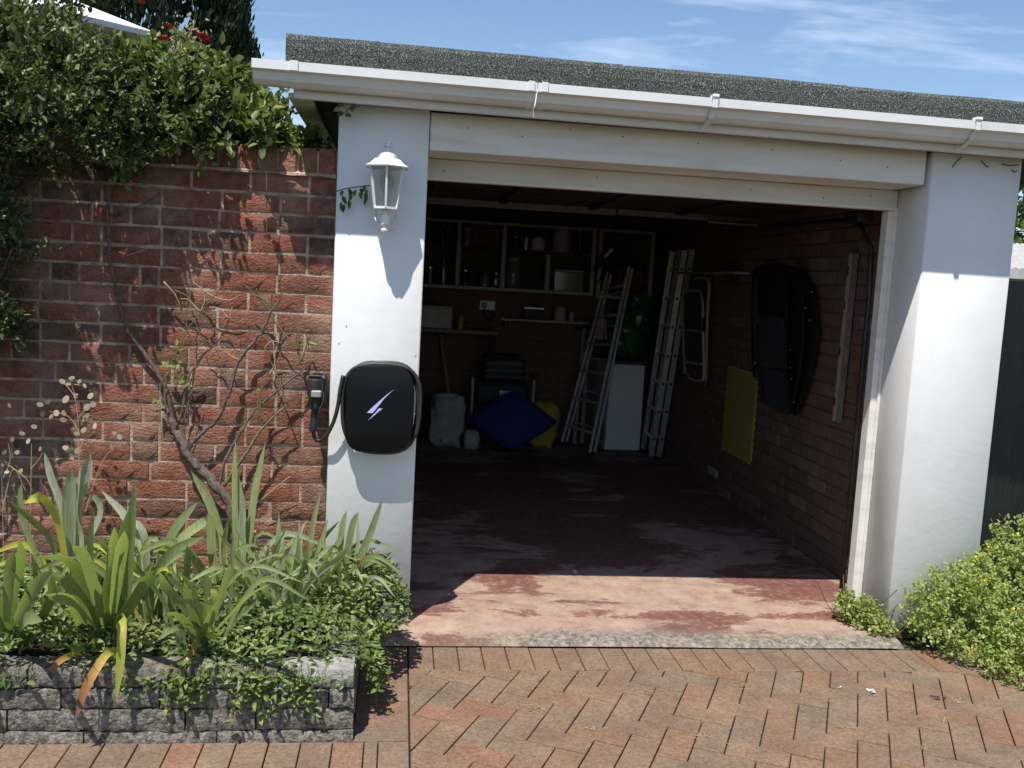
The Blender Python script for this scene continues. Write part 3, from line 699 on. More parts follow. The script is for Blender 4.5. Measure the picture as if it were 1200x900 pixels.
auto_smooth(MB().box(LX-.035, LX+.035, -.012, 0.001, lz(268), lz(232), .004).build('wall_plate', M_['lampwhite'], lan), 30)

# ================================================================== CHARGER
cc = Vector((-.1565, 0, .974))
chg = thing('car_charger', 'black wall-mounted car charger with lilac lightning emblem and coiled cable', 'car charger', cc)
def squircle(w, h, n=48, e=4.2):
    o = []
    for k in range(n):
        a = 2*math.pi*k/n; c, s_ = math.cos(a), math.sin(a)
        o.append((w*math.copysign(abs(c)**(2/e), c), h*math.copysign(abs(s_)**(2/e), s_)))
    return o
def sq_solid(rings):
    mb = MB(); vs = []; fs = []; n_ = 48
    for (w, h, y) in rings: vs += [(cc.x+p[0], y, cc.z+p[1]) for p in squircle(w, h, n_)]
    for i in range(len(rings)-1):
        for k in range(n_): fs.append((i*n_+k, i*n_+(k+1) % n_, (i+1)*n_+(k+1) % n_, (i+1)*n_+k))
    fs.append(tuple(reversed(range(n_)))); fs.append(tuple((len(rings)-1)*n_+k for k in range(n_))); return mb.add(vs, fs)
auto_smooth(sq_solid([(.120, .165, .001), (.120, .165, -.085)]).build('body', M_['black'], chg, fix=True), 40)
auto_smooth(sq_solid([(.128, .172, -.078), (.139, .182, -.084), (.139, .182, -.094), (.134, .177, -.101), (.120, .166, -.1045), (.05, .08, -.1065)]).build('front_cover', M_['blackgloss'], chg, fix=True), 35)
def em(p): return at(420+p[0]/18, 450+p[1]/18, -.107)
for poly in ([(178, 607), (302, 612), (380, 515), (470, 405), (540, 315), (640, 215), (745, 118), (600, 228), (480, 325), (300, 488)], [(432, 512), (508, 517), (400, 605), (300, 690), (200, 776), (300, 662), (370, 590)]):
    q = [em(p) for p in poly]; n_ = len(q); vs = [(p.x, -.1052, p.z) for p in q]+[(p.x, -.1082, p.z) for p in q]
    MB().add(vs, [tuple(range(n_, 2*n_))]+[(i, (i+1) % n_, n_+(i+1) % n_, n_+i) for i in range(n_)]).build('lightning_emblem', M_['emblem'], chg, fix=True)
# cable: turns around the body, then across to the plug
pts = []
for k in range(0, 48*3+30):
    a = math.pi*1.05-2*math.pi*k/48; t_ = k/(48*3+30); gw = .006*math.sin(k*.35)
    e = 3.0; c, s_ = math.cos(a), math.sin(a); rw_, rh_ = .146+.011*t_+gw*.6, .176+.013*t_+gw*(1 if s_ > 0 else .2)
    pts.append((cc.x+rw_*math.copysign(abs(c)**(2/e), c)+.006, -.020-.058*t_, cc.z+rh_*math.copysign(abs(s_)**(2/e), s_)+.002))
MB().tube(pts, .0085, 7).build('cable', M_['rubber'], chg, True)
tail = [at(402, 440, -.078), at(398.5, 458, -.076), at(396, 476, -.07), at(391, 494, -.06), at(384, 508, -.05), at(376, 516, -.035), at(369.5, 514, -.028), at(366.5, 505, -.03)]
MB().tube(spline(tail, 7), .0085, 7).build('cable', M_['rubber'], chg, True)
hold = thing('plug_holster', 'black plug holster fixed to the brick wall beside the pillar', 'plug holster', at(373, 455, .05))
hc = at(372, 452, .03)
mb = MB().box(at(363, 440, .03).x, at(384.5, 440, .03).x, .0, .064, at(372, 474, .03).z, at(372, 439, .03).z, .012); auto_smooth(mb.build('back_plate', M_['black'], hold), 30)
def tz(py): return at(371, py, -.0).z
mb = MB().lathe([(.020, -.0), (.030, .002), (.034, .02), (.033, .06), (.026, .066), (.001, .068)], (hc.x-.006, -.02, tz(461)), 18); auto_smooth(mb.build('socket_cup', M_['rubber'], hold), 40)
mb = MB().box(hc.x-.03, hc.x+.022, -.045, .0, tz(441), tz(438.5), .003); mb.build('cap', M_['black'], hold)
pl = thing('charging_plug', 'grey and black charging plug hanging in its holster by the pillar', 'charging plug', at(368, 500, -.03))
g0 = at(371.5, 458, -.035); g1 = at(367, 505, -.035)
mb = MB(); P_ = [g0.lerp(g1, t_) for t_ in (0, .12, .28, .40, .5, .8, .82, 1)]; mb.tube(P_, [.028, .031, .030, .022, .0165, .0155, .0175, .017], 16); auto_smooth(mb.build('grip', M_['black'], pl), 45)
a = g0.lerp(g1, .06); MB().box(a.x-.021, a.x+.021, -.071, -.045, a.z-.014, a.z+.014, .004).build('label_collar', M_['greyplastic'], pl)
a = g0.lerp(g1, .33); MB().box(a.x-.005, a.x+.005, -.064, -.05, a.z-.016, a.z+.012, .002).build('release_button', M_['rubber'], pl)

# ================================================================== INSIDE THE GARAGE
ZF = .038
def T(name, label, cat, loc, group=None): return thing(name, label, cat, loc, group)
# wall cabinets
YC, YB = 4.58, 4.89
def cabinet(label, xs_, z0, z1, shelf, loc):
    t = T('wall_cabinet', label, 'cabinet', loc)
    MB().box(xs_[0], xs_[-1], YB-.012, YB-.001, z0, z1).build('back_panel', M_['cabback'], t)
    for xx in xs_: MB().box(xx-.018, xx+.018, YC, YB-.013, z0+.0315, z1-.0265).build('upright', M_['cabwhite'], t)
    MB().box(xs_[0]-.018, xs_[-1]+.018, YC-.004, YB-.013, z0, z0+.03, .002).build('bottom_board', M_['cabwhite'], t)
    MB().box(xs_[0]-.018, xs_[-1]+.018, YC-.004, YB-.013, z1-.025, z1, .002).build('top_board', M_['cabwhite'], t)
    for a, b2, z in shelf: MB().box(a+.0185, b2-.0185, YC+.05, YB-.013, z, z+.018).build('shelf', M_['cabback'], t)
    return t
cabinet('long open-fronted wall cabinet with pale frames in the dark garage', [-.1, .415, .825, 1.65], 1.435, 2.05, [(-.1, .415, 1.80), (.415, .825, 1.80), (.825, 1.65, 1.80)], (.8, YB, 1.435))
cabinet('second pale-framed wall cabinet partly hidden behind the leaning step ladder', [1.712, 2.2], 1.42, 2.05, [(1.712, 2.2, 1.75)], (1.95, YB, 1.42))
t = T('cabinet_door', 'narrow pale sliding panel standing open inside the long cabinet', 'panel', (1.24, YC, 1.45)); MB().box(1.215, 1.255, YC+.01, YC+.03, 1.4655, 1.79, .002).build('edge', M_['cabwhite'], t)
MB().box(1.2555, 1.275, YC+.012, YC+.028, 1.4655, 1.79, .002).build('rebate', M_['cabback'], t)
def jar(name, label, cat, x, y, z, r, h, mat, lid=None, shoulder=.8, n=14):
    t = T(name, label, cat, (x, y, z)); q = auto_smooth(MB().lathe([(r*.9, 0), (r, h*.04), (r, h*shoulder), (r*.75, h*.93), (r*.7, h)], (x, y, z), n).build('body', mat, t), 40)
    MB().lathe([(r*.78, 0), (r*.78, h*.12), (r*.7, h*.13)], (x, y, z+h*.985), n).build('lid', lid or M_['black'], t); return t
def carton(name, label, cat, x0, x1, y0, y1, z0, z1, mat, lidm=None):
    t = T(name, label, cat, ((x0+x1)/2, (y0+y1)/2, z0)); MB().box(x0, x1, y0, y1, z0, z1-.02, .004).build('body', mat, t)
    MB().box(x0-.004, x1+.004, y0-.004, y1+.004, z1-.0195, z1, .003).build('lid', lidm or mat, t); return t
zt, zb = 1.8185, 1.4655
carton('red_box', 'dark red cardboard box on the upper shelf of the long cabinet', 'box', .54, .79, 4.70, 4.86, zt, 2.02, M_['redbox'])
jar('jar', 'white-lidded jar left of the dark red box', 'jar', .49, 4.66, zt, .045, .15, M_['bottle'], M_['cream'])
jar('jar', 'dark small jar left of the tin on the upper shelf', 'jar', .93, 4.66, zt, .045, .11, M_['black'], M_['tin'])
jar('tin', 'plain grey tin between the dark jar and the striped tin', 'tin', 1.03, 4.66, zt, .05, .11, M_['tin'], M_['tin'], .95)
t = jar('ribbed_tin', 'pale ribbed tin on the upper cabinet shelf beside the white bucket', 'tin', 1.14, 4.67, zt, .062, .115, M_['cream'], M_['tin'], .96)
for k in range(7): MB().box(1.14-.05+k*.0165, 1.14-.046+k*.0165, 4.603, 4.612, zt+.01, zt+.1).build('rib', M_['tin'], t)
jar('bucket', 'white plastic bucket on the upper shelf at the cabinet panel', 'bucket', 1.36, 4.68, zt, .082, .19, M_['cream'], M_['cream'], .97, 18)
jar('spray_bottle', 'tall slim dark bottle right of the white bucket', 'bottle', 1.53, 4.66, zt, .03, .19, M_['black'], M_['tin'], .6)
jar('bottle', 'big clear rounded bottle on the lower cabinet shelf', 'bottle', .93, 4.70, zb, .07, .25, M_['bottle'], M_['cream'], .7, 16)
jar('jar', 'short tin with bright lid at the right of the lower left compartment', 'jar', .77, 4.65, zb, .035, .12, M_['tin'], M_['tin'])
jar('jar', 'clear glass jar beside the tin in the lower left compartment', 'jar', .67, 4.66, zb, .045, .12, M_['bottle'], M_['black'])
jar('jar', 'dark jar at the far left of the lower left compartment', 'jar', .49, 4.66, zb, .045, .13, M_['black'], M_['tin'])
carton('storage_tub', 'crumpled pale plastic tub on the lower cabinet shelf', 'tub', 1.31, 1.58, 4.64, 4.84, zb, 1.66, M_['bottle'], M_['cabwhite'])
jar('spray_can', 'silver spray can in the left end of the long cabinet', 'spray can', .29, 4.65, zb, .028, .22, M_['tin'], M_['black'], .85)
jar('spray_can', 'dark spray can on the upper shelf in the left end of the cabinet', 'spray can', .27, 4.65, zt, .03, .17, M_['black'], M_['tin'], .85)
jar('paint_tin', 'black paint tin left of the silver spray can', 'tin', .17, 4.68, zb, .06, .14, M_['black'], M_['tin'], .95)
# low shelf, counter, socket
t = T('narrow_shelf', 'narrow shelf under the long cabinet holding a white mug', 'shelf', (1.25, YB, 1.17)); MB().box(.84, 1.66, 4.70, 4.8905, 1.165, 1.185, .002).build('board', M_['cabwhite'], t)
for xx in (.9, 1.6): MB().box(xx-.01, xx+.01, 4.75, 4.8905, 1.10, 1.1645).build('bracket', M_['iron'], t)
jar('mug', 'white mug standing on the narrow shelf', 'mug', 1.40, 4.76, 1.186, .058, .115, M_['cream'], M_['cream'], .97)
jar('glue_bottle', 'small pale bottle at the right end of the narrow shelf', 'bottle', 1.51, 4.76, 1.186, .03, .09, M_['cream'], M_['redbox'])
carton('parts_box', 'dark parts box on the narrow shelf left of the white mug', 'box', 1.06, 1.24, 4.72, 4.85, 1.186, 1.30, M_['cabback'], M_['tin'])
t = T('bench', 'dark wooden bench along the back wall beneath the sockets', 'bench', (.3, 4.7, ZF))
MB().box(-.12, .80, 4.45, 4.885, 1.04, 1.075, .003).build('top', M_['greywood'], t)
for xx in (-.1, .76): MB().box(xx-.025, xx+.025, 4.5, 4.55, ZF, 1.0395).build('leg', M_['dark'], t)
carton('white_box', 'white box with two dark spots on the bench', 'box', .03, .38, 4.5, 4.75, 1.076, 1.275, M_['cream'])
jar('yellow_bottle', 'small yellow bottle beside the white box on the bench', 'bottle', .46, 4.55, 1.076, .028, .12, M_['yellowbag'])
t = T('wall_socket', 'white double socket on the back wall with a black plug in it', 'socket', (.73, YB, 1.29)); MB().box(.655, .80, 4.872, 4.8905, 1.25, 1.335, .004).build('face_plate', M_['freezer'], t)
MB().box(.675, .72, 4.835, 4.8715, 1.27, 1.315, .006).build('plug', M_['black'], t); MB().tube(spline([(.70, 4.84, 1.27), (.70, 4.83, 1.2), (.76, 4.84, 1.15), (.80, 4.86, 1.22)], 6), .006, 6).build('flex', M_['black'], t)
# dark machine on the floor with pale posts, sack, cushion, bags
t = T('garden_machine', 'black garden machine with two pale handle posts behind the blue cushion', 'machine', (.9, 4.5, ZF))
MB().box(.62, 1.10, 4.38, 4.8, .42, .62, .03).build('housing', M_['charcoal'], t); MB().box(.68, 1.06, 4.40, 4.75, .625, .86, .04).build('hopper', M_['charcoal'], t); MB().box(.66, 1.08, 4.42, 4.74, .10, .415, .03).build('engine', M_['iron'], t)
for xx in (.585, 1.135): MB().box(xx-.012, xx+.012, 4.36, 4.385, .30, .66, .003).build('handle_post', M_['cabwhite'], t); 
for xx in (.585, 1.135): MB().lathe([(.03, -.02), (.045, 0), (.03, .02)], (xx, 4.37, .70), 12).build('knob', M_['tin'], t)
for xx in (.68, 1.04): MB().tube([(xx-.03, 4.6, .14), (xx+.03, 4.6, .14)], .10, 14).build('wheel', M_['rubber'], t)
MB().box(.83, .94, 4.374, 4.3795, .46, .55, .001).build('rating_label', M_['tin'], t)
for k in range(3): MB().box(.70+.0, 1.04, 4.395, 4.3995, .66+k*.06, .68+k*.06).build('vent', M_['iron'], t)
def lump(name, mat, parent, c, r, n=18, m=12, amp=.12, seed=0, power=.75, freq=4, jit=.18, sm=55):
    r_ = random.Random(seed); ph = [r_.uniform(0, 6) for _ in range(8)]; vs = []; fs = []
    for i in range(m+1):
        th = math.pi*i/m
        for k in range(n):
            a = 2*math.pi*k/n; d = Vector((math.sin(th)*math.cos(a), math.sin(th)*math.sin(a), math.cos(th)))
            d = Vector([math.copysign(abs(x)**power, x) for x in d])
            q = 1+amp*(math.sin(freq*a+ph[0]+3*d.z)*.5+math.sin(freq*1.7*d.z+ph[1]+2*a)*.5+.5*math.sin(9*d.x+7*d.z+ph[2]))*max(0, math.sin(th))**.5+r_.uniform(-1, 1)*amp*jit
            vs.append((c[0]+d.x*r[0]*q, c[1]+d.y*r[1]*q, max(c[2]-r[2], c[2]+d.z*r[2]*q)))
    for i in range(m):
        for k in range(n): fs.append((i*n+k, i*n+(k+1) % n, (i+1)*n+(k+1) % n, (i+1)*n+k))
    return auto_smooth(MB().add(vs, fs).build(name, mat, parent, fix=True), sm)
t = T('white_sack', 'slumped white sack standing on the floor by the left of the blue cushion', 'sack', (.40, 4.3, ZF)); lump('bag', M_['sack'], t, (.37, 4.35, .26), (.15, .10, .225), 30, 22, .14, 3, .55, 4, .4, 25)
lump('folded_neck', M_['sack'], t, (.37, 4.35, .485), (.12, .05, .03), 14, 6, .12, 5)
t = T('paper_bag', 'small white bag squeezed between the sack and the blue cushion', 'bag', (.60, 4.25, ZF)); lump('bag', M_['sack'], t, (.585, 4.22, .125), (.07, .06, .088), 14, 10, .1, 9, .6)
t = T('blue_cushion', 'big dark blue square cushion standing on one corner', 'cushion', (.93, 4.15, ZF))
vs = []; fs = []; n_ = 16; hw = .285
for s_ in (-1, 1):
    for i in range(n_+1):
        for j in range(n_+1):
            u = i/n_*2-1; v = j/n_*2-1; th_ = max(0, (1-u**4)*(1-v**4))**.45; pin = 1-.05*(u*u*v*v)
            a = (u-v)*hw*.5*1.25*pin*1.0; b2 = (u+v)*hw*.5*.98*pin; vs.append((.93+a*1.2, 4.16+s_*.055*th_+b2*.25, ZF+.275+b2*.98+.004*math.sin(7*u+5*v)))
for s_ in range(2):
    for i in range(n_):
        for j in range(n_): a = s_*(n_+1)**2+i*(n_+1)+j; q = (a, a+1, a+n_+2, a+n_+1); fs.append(q if s_ == 0 else tuple(reversed(q)))
MB().add(vs, fs).build('cover', M_['blue'], t, True, fix=True)
t = T('yellow_bag', 'yellow bag poking out behind the blue cushion at its right', 'bag', (1.30, 4.4, ZF)); lump('bag', M_['yellowbag'], t, (1.235, 4.44, .245), (.15, .09, .208), 26, 16, .16, 21, .6)
t = T('garden_fork', 'black-handled tool leaning on the back wall over the white sack', 'garden tool', (.33, 4.6, ZF)); MB().tube([(.46, 4.55, ZF), (.30, 4.87, 1.0)], .016, 8).build('shaft', M_['greywood'], t); MB().tube([(.24, 4.87, 1.01), (.36, 4.87, 1.01)], .016, 8).build('grip', M_['black'], t)
# freezer and green bag
fz = T('freezer', 'small white upright freezer standing against the back wall', 'freezer', (1.96, 4.5, ZF))
MB().box(1.80, 2.12, 4.31, 4.86, ZF+.015, .845, .006).build('body', M_['freezer'], fz); MB().box(1.80, 2.122, 4.265, 4.306, ZF+.03, .84, .008).build('door', M_['freezer'], fz); MB().box(1.795, 2.13, 4.262, 4.86, .8465, .872, .006).build('worktop', M_['cabback'], fz)
for xx in (1.83, 2.09): MB().box(xx-.015, xx+.015, 4.33, 4.37, ZF, ZF+.0145).build('foot', M_['black'], fz)
gb = T('green_bag', 'crumpled dark green plastic bag heaped on the freezer', 'plastic bag', (1.97, 4.45, .873)); o = lump('bag', M_['greenbag'], gb, (1.99, 4.5, 1.115), (.19, .17, .24), 44, 30, .13, 33, .85, 5, .28, 40)
lump('loose_top', M_['greenbag'], gb, (2.08, 4.5, 1.39), (.10, .09, .10), 24, 16, .25, 37, .8, 5, .3, 40)
# shelf load near the top of the ladders
t = T('red_case', 'dark red case on the shelf behind the ladder tops', 'case', (1.98, 4.75, 1.42)); MB().box(1.88, 2.14, 4.62, 4.85, 1.4515, 1.74, .012).build('case', M_['redbox'], t); MB().tube(spline([(1.95, 4.615, 1.70), (1.97, 4.595, 1.715), (2.05, 4.595, 1.715), (2.07, 4.615, 1.70)], 4), .008, 6).build('handle', M_['black'], t)
t = T('hand_drill', 'pale ringed power tool hanging beside the ladder top', 'power tool', (1.78, 4.5, 1.72)); mb = MB().tube([(1.74, 4.50, 1.80), (1.80, 4.46, 1.88)], .045, 14); mb.build('head', M_['tin'], t); MB().tube([(1.72, 4.5, 1.80), (1.66, 4.52, 1.66)], .025, 10).build('grip', M_['black'], t); MB().tube([(1.81, 4.455, 1.885), (1.83, 4.44, 1.91)], .03, 12).build('chuck', M_['iron'], t); MB().tube(spline([(1.66, 4.52, 1.66), (1.66, 4.54, 1.60), (1.72, 4.57, 1.58), (1.75, 4.6, 1.9), (1.74, 4.62, 2.055)], 5), .005, 5).build('flex', M_['black'], t)
# ladders
def ladder(t, b0, b1, t0, t1, n, mat, w=.022, d=.062, holes=False, rung=.014, up=(0, 0, 1)):
    b0, b1, t0, t1 = map(Vector, (b0, b1, t0, t1)); side = (b1-b0).normalized()
    for a, b2 in ((b0, t0), (b1, t1)): MB().bar(a, b2, w, d, up=side.cross(b2-a)).build('stile', mat, t)
    for k in range(n):
        f = (k+.75)/(n+.4); p = b0.lerp(t0, f); q = b1.lerp(t1, f); MB().tube([p, q], rung, 8).build('rung', mat, t)
        if holes:
            for r_, s_ in ((p, -1), (q, 1)): MB().tube([r_+side*s_*(w/2-.001), r_+side*s_*(w/2+.004)], rung*.9, 8).build('rung_cap', M_['black'], t)
    for a, b2 in ((b0, t0), (b1, t1)): MB().bar(a-(b2-a).normalized()*.012, a+(b2-a).normalized()*.03, w+.008, d+.008, up=side.cross(b2-a)).build('foot', M_['rubber'], t)
st = T('step_ladder', 'folded dull aluminium step ladder leaning right in front of the freezer side', 'ladder', (1.55, 4.3, ZF))
ladder(st, (1.44, 4.50, ZF+.014), (1.60, 4.00, ZF+.014), (1.80, 4.62, 1.66), (1.88, 4.14, 1.72), 6, M_['brightalu'], .014, .024)
ladder(st, (1.485, 4.52, ZF+.014), (1.65, 4.03, ZF+.014), (1.835, 4.63, 1.64), (1.915, 4.16, 1.70), 5, M_['brightalu'], .013, .022, rung=.008)
MB().bar((1.79, 4.62, 1.67), (1.88, 4.13, 1.73), .10, .03).build('top_cap', M_['black'], st)
el = T('extension_ladder', 'two-section aluminium ladder leaning against the right wall by the freezer', 'ladder', (2.2, 4.0, ZF))
ladder(el, (2.16, 4.30, ZF+.014), (2.135, 3.93, ZF+.014), (2.235, 4.06, 1.86), (2.235, 3.70, 1.86), 7, M_['alu'], .022, .045, True)
ladder(el, (2.225, 4.30, ZF+.014), (2.205, 3.93, ZF+.014), (2.29, 4.04, 1.87), (2.29, 3.68, 1.87), 7, M_['alu'], .022, .045, True)
# broom hung in the step ladder
t = T('hand_brush', 'pale-bristled hand brush hanging on the step ladder', 'brush', (1.70, 4.2, 1.1))
bp_ = at(706, 378, 4.12); MB().tube([bp_+Vector((.0, 0, .16)), bp_+Vector((0, 0, .02))], .012, 8).build('handle', M_['greywood'], t)
mb = MB(); 
for k in range(26):
    a = random.uniform(-1, 1); b2 = random.uniform(-1, 1); mb.tube([bp_+Vector((a*.025, b2*.012, .03)), bp_+Vector((a*.05, b2*.02, -.13-random.uniform(0, .02)))], .004, 4)
stuff(mb.build('bristles', M_['straw'], t))
t = T('spade_handles', 'pair of pale tool shafts standing behind the step ladder rungs', 'garden tools', (1.68, 4.65, ZF)); 
for a, b2 in (((1.60, 4.70, ZF), (1.66, 4.86, 1.12)), ((1.68, 4.72, ZF), (1.70, 4.87, 1.02))): MB().tube([a, b2], .020, 8).build('shaft', M_['cabwhite'], t); MB().tube([(b2[0]-.05, b2[1], b2[2]+.01), (b2[0]+.05, b2[1], b2[2]+.01)], .018, 8).build('grip', M_['black'], t)
# right wall: step stool, little shelf, mat, folded chair, level
XW = 2.302
ss = T('step_stool', 'folded white step stool with two black treads hung on the right wall', 'step stool', (XW, 3.35, .8))
def sy(px, py, X=XW-.06): return atx(px, py, X)
def tubepx(pl, X, r, mat, t, name): MB().tube(spline([atx(a, b2, X) for a, b2 in pl], 5), r, 7).build(name, mat, t, True)
tubepx([(803, 438), (801, 400), (800, 352), (804, 333), (815, 326), (828, 327), (831, 338), (829, 370), (827, 448)], XW-.05, .013, M_['cream'], ss, 'frame')
tubepx([(806, 438), (810, 444), (820, 446), (825, 440), (824, 400), (823, 350), (815, 340), (803, 343)], XW-.085, .012, M_['cream'], ss, 'frame')
for (a, b2, c, d) in ((802, 343, 824, 386), (803, 392, 823, 424)):
    q = [atx(a, b2, XW-.08), atx(c, b2+3, XW-.08), atx(c-1, d+3, XW-.10), atx(a+1, d-1, XW-.10)]; MB().add(q+[p+Vector((.022, 0, 0)) for p in q], [(0, 1, 2, 3), (7, 6, 5, 4), (0, 4, 5, 1), (1, 5, 6, 2), (2, 6, 7, 3), (3, 7, 4, 0)]).build('tread', M_['black'], ss, fix=True)
    MB().tube([atx(a, d, XW-.10), atx(c, d+3, XW-.10)], .009, 6).build('tread_edge', M_['cream'], ss)
q = atx(827, 448, XW-.05); MB().tube([q+Vector((0, 0, .02)), q-Vector((0, 0, .03))], .016, 8).build('foot', M_['rubber'], ss)
sh = T('wall_strip', 'thin white shelf edge fixed along the right wall above the stool', 'shelf', (XW, 2.9, 1.665)); MB().box(2.20, 2.3095, 2.38, 3.7, 1.662, 1.678, .002).build('board', M_['cabwhite'], sh)
for yy in (2.6, 3.45): MB().box(2.22, 2.3095, yy-.008, yy+.008, 1.58, 1.6615).build('bracket', M_['iron'], sh)
ym = T('foam_mat', 'yellow interlocking foam floor mat leaning flat on the right wall', 'foam mat', (XW, 2.34, .4))
def mat_poly(w, h, n=11, t=.013):
    o = []
    for (ax, ay, bx, by) in ((0, 0, w, 0), (w, 0, w, h), (w, h, 0, h), (0, h, 0, 0)):
        L_ = math.hypot(bx-ax, by-ay); dx, dy = (bx-ax)/L_, (by-ay)/L_; nx, ny = dy, -dx
        for k in range(n):
            for f, s_ in ((k/n, 0), ((k+.28)/n, 0), ((k+.20)/n, 1), ((k+.80)/n, 1), ((k+.72)/n, 0)): o.append((ax+dx*L_*f+nx*t*s_, ay+dy*L_*f+ny*t*s_))
    return o
mp_ = mat_poly(.555, .585); tl = R(-2.0)
MB().prism(mp_, lambda p: (XW+.003, 2.62-p[0], .405+p[1]+p[0]*-.01), lambda p: (XW-.010, 2.62-p[0], .405+p[1]+p[0]*-.01)).build('mat', M_['yellow'], ym, fix=True)
fc = T('folded_chair', 'black folding chair with charcoal fabric hung folded on the right wall', 'folding chair', (XW, 1.8, .8))
def panel(px, X, th_, mat, name):
    q = [atx(a, b2, X) for a, b2 in px]; n_ = len(q); MB().add(q+[p+Vector((th_, 0, 0)) for p in q], [tuple(range(n_)), tuple(reversed(range(n_, 2*n_)))]+[(i, (i+1) % n_, n_+(i+1) % n_, n_+i) for i in range(n_)]).build(name, mat, fc, fix=True)
panel([(888, 372), (905, 369), (917, 374), (919, 432), (906, 428), (890, 421)], XW-.11, .012, M_['charcoal'], 'back_fabric')
panel([(893, 430), (918, 436), (925, 486), (912, 484), (893, 470)], XW-.09, .012, M_['charcoal'], 'seat_fabric')
panel([(886, 315), (912, 311), (937, 317), (950, 345), (954, 394), (946, 440), (931, 484), (921, 486), (919, 374), (905, 368), (889, 371)], XW-.06, .035, M_['blackmatte'], 'folded_panel')
panel([(890, 322), (916, 319), (924, 345), (922, 376), (905, 370), (890, 372)], XW-.095, .02, M_['blackmatte'], 'head_fabric')
for pl_, X in (([(884, 442), (882, 400), (882, 350), (885, 318), (893, 312)], XW-.08), ([(885, 316), (900, 311), (918, 311), (937, 318)], XW-.075), ([(893, 470), (889, 430), (888, 380)], XW-.115), ([(921, 330), (922, 376), (921, 430), (926, 484)], XW-.115),
               ([(930, 325), (940, 350), (941, 395), (936, 440), (927, 484)], XW-.10), ([(938, 320), (950, 348), (954, 395), (945, 442), (930, 486)], XW-.05)): tubepx(pl_, X, .010, M_['blackmatte'], fc, 'tube')
for (a, b2) in ((886, 425), (889, 443)): c = atx(a, b2, XW-.08); MB().lathe([(.01, -.02), (.025, -.012), (.025, .012), (.01, .02)], c, 10).build('hinge', M_['black'], fc)
for (a, b2) in ((926, 410), (926.5, 431), (927, 444), (930, 471), (928, 486), (951, 342), (944, 361), (949, 375)): c = atx(a, b2, XW-.125); MB().lathe([(.003, -.005), (.006, 0), (.003, .005)], c, 8).build('rivet', M_['tin'], fc)
sl = T('spirit_level', 'long grey metal level hung upright on the right wall near the door', 'spirit level', (XW, .82, .86))
q0, q1 = Vector((XW-.012, .865, .862)), Vector((XW-.012, .845, 1.768))
d_ = (q1-q0).normalized()
MB().bar(q0+Vector((0, .024, 0)), q1+Vector((0, .024, 0)), .024, .022, up=(1, 0, 0)).build('flange', M_['cream'], sl); MB().bar(q0+Vector((.003, -.012, 0)), q1+Vector((.003, -.012, 0)), .046, .013, up=(1, 0, 0)).build('web', M_['greywood'], sl)
for f in (.12, .42, .70, .90): p = q0.lerp(q1, f)+Vector((-.011, .024, 0)); MB().bar(p-d_*.022, p+d_*.022, .010, .006, up=(1, 0, 0)).build('slot', M_['black'], sl)

# ================================================================== PLANTS IN THE BED
def ribbon(path, w, face=(0, -1, .15), n=13, fold=.17, tipw=.03, shape='iris'):
    """one strap leaf along a path: a folded tapering ribbon of quads"""
    P = spline(path, max(2, n//(len(path)-1))); m = len(P); vs = []; fs = []; face = Vector(face)
    for i, p in enumerate(P):
        t = (P[min(i+1, m-1)]-P[max(i-1, 0)]).normalized(); s_ = t.cross(face).normalized(); nn = s_.cross(t); u = i/(m-1)
        ww = w*(.62+.38*math.sin(min(1, u*1.9)*math.pi/2))*(1-max(0, (u-.66)/.34)**2.3)+.0006
        vs += [p-s_*ww/2, p-nn*ww*fold, p+s_*ww/2]
    for i in range(m-1):
        a = i*3; fs += [(a, a+3, a+4, a+1), (a+1, a+4, a+5, a+2)]
    return vs, fs
def strap(parent, path, w, mat, face=(0, -1, .15), n=13):
    vs, fs = ribbon(path, w, face, n); o = MB().add(vs, fs).build('leaf', mat, parent, True)
    a = o.data.attributes.new('tone', 'FLOAT', 'FACE'); a.data.foreach_set('value', [random.random()]*len(fs) if 'withered' not in mat.name else [min(1, i/len(fs)*1.15) for i in range(len(fs))]); return o
def iris(label, base, Y, lv, nf=13, fw=.85, group='iris clumps in the raised bed'):
    """lv: (points in the photograph from base to tip, distance change at the tip, width in mm, material)"""
    b0 = at(base[0], base[1], Y); b0.z = .19
    t = thing('iris_plant', label, 'iris', b0, group)
    for k, (pl_, dy, w, m) in enumerate(lv):
        P = []; n_ = len(pl_)
        st_ = b0+Vector((random.uniform(-.03, .03), random.uniform(-.03, .03), 0))
        for i, q in enumerate(pl_): P.append(at(q[0], q[1], q[2] if len(q) > 2 else Y+dy*((i+1)/n_)))
        strap(t, [st_]+P if len(pl_[0]) < 3 else P, w/1000*1.02, M_[m], (random.uniform(-.95, .95), -1, random.uniform(0, .5)))
    for k in range(nf):                 # smaller blades between the big ones
        a = random.uniform(-1, 1); l = random.uniform(.14, .36); b2 = b0+Vector((random.uniform(-.08, .08), random.uniform(-.07, .05), 0)); dn = random.random() < .55; fy = random.uniform(-.16, .04)
        sx = math.sin(a); P = [b2, b2+Vector((sx*l*.35, fy*.4, l*.62)), b2+Vector((sx*l*.75, fy*.8, l*.95))]
        P.append(b2+Vector((sx*l*(1.35 if dn else .95), fy*1.3, l*(.80 if dn else 1.2))))
        P = [Vector((min(q.x, -.03), q.y, q.z)) for q in P]
        strap(t, P, random.uniform(.014, .028)*fw, M_[random.choice([G_, G_, S_, G_, Y_ if dn else G_, G_])], (random.uniform(-.9, .9), -1, .3))
    rhz = MB()
    for k in range(3): rhz.tube([b0+Vector((random.uniform(-.05, .05), random.uniform(-.03, .03), -.01)), b0+Vector((random.uniform(-.06, .06), random.uniform(-.03, .03), .02))], [.018, .012], 7)
    rhz.build('rhizome', M_['straw'], t); return t
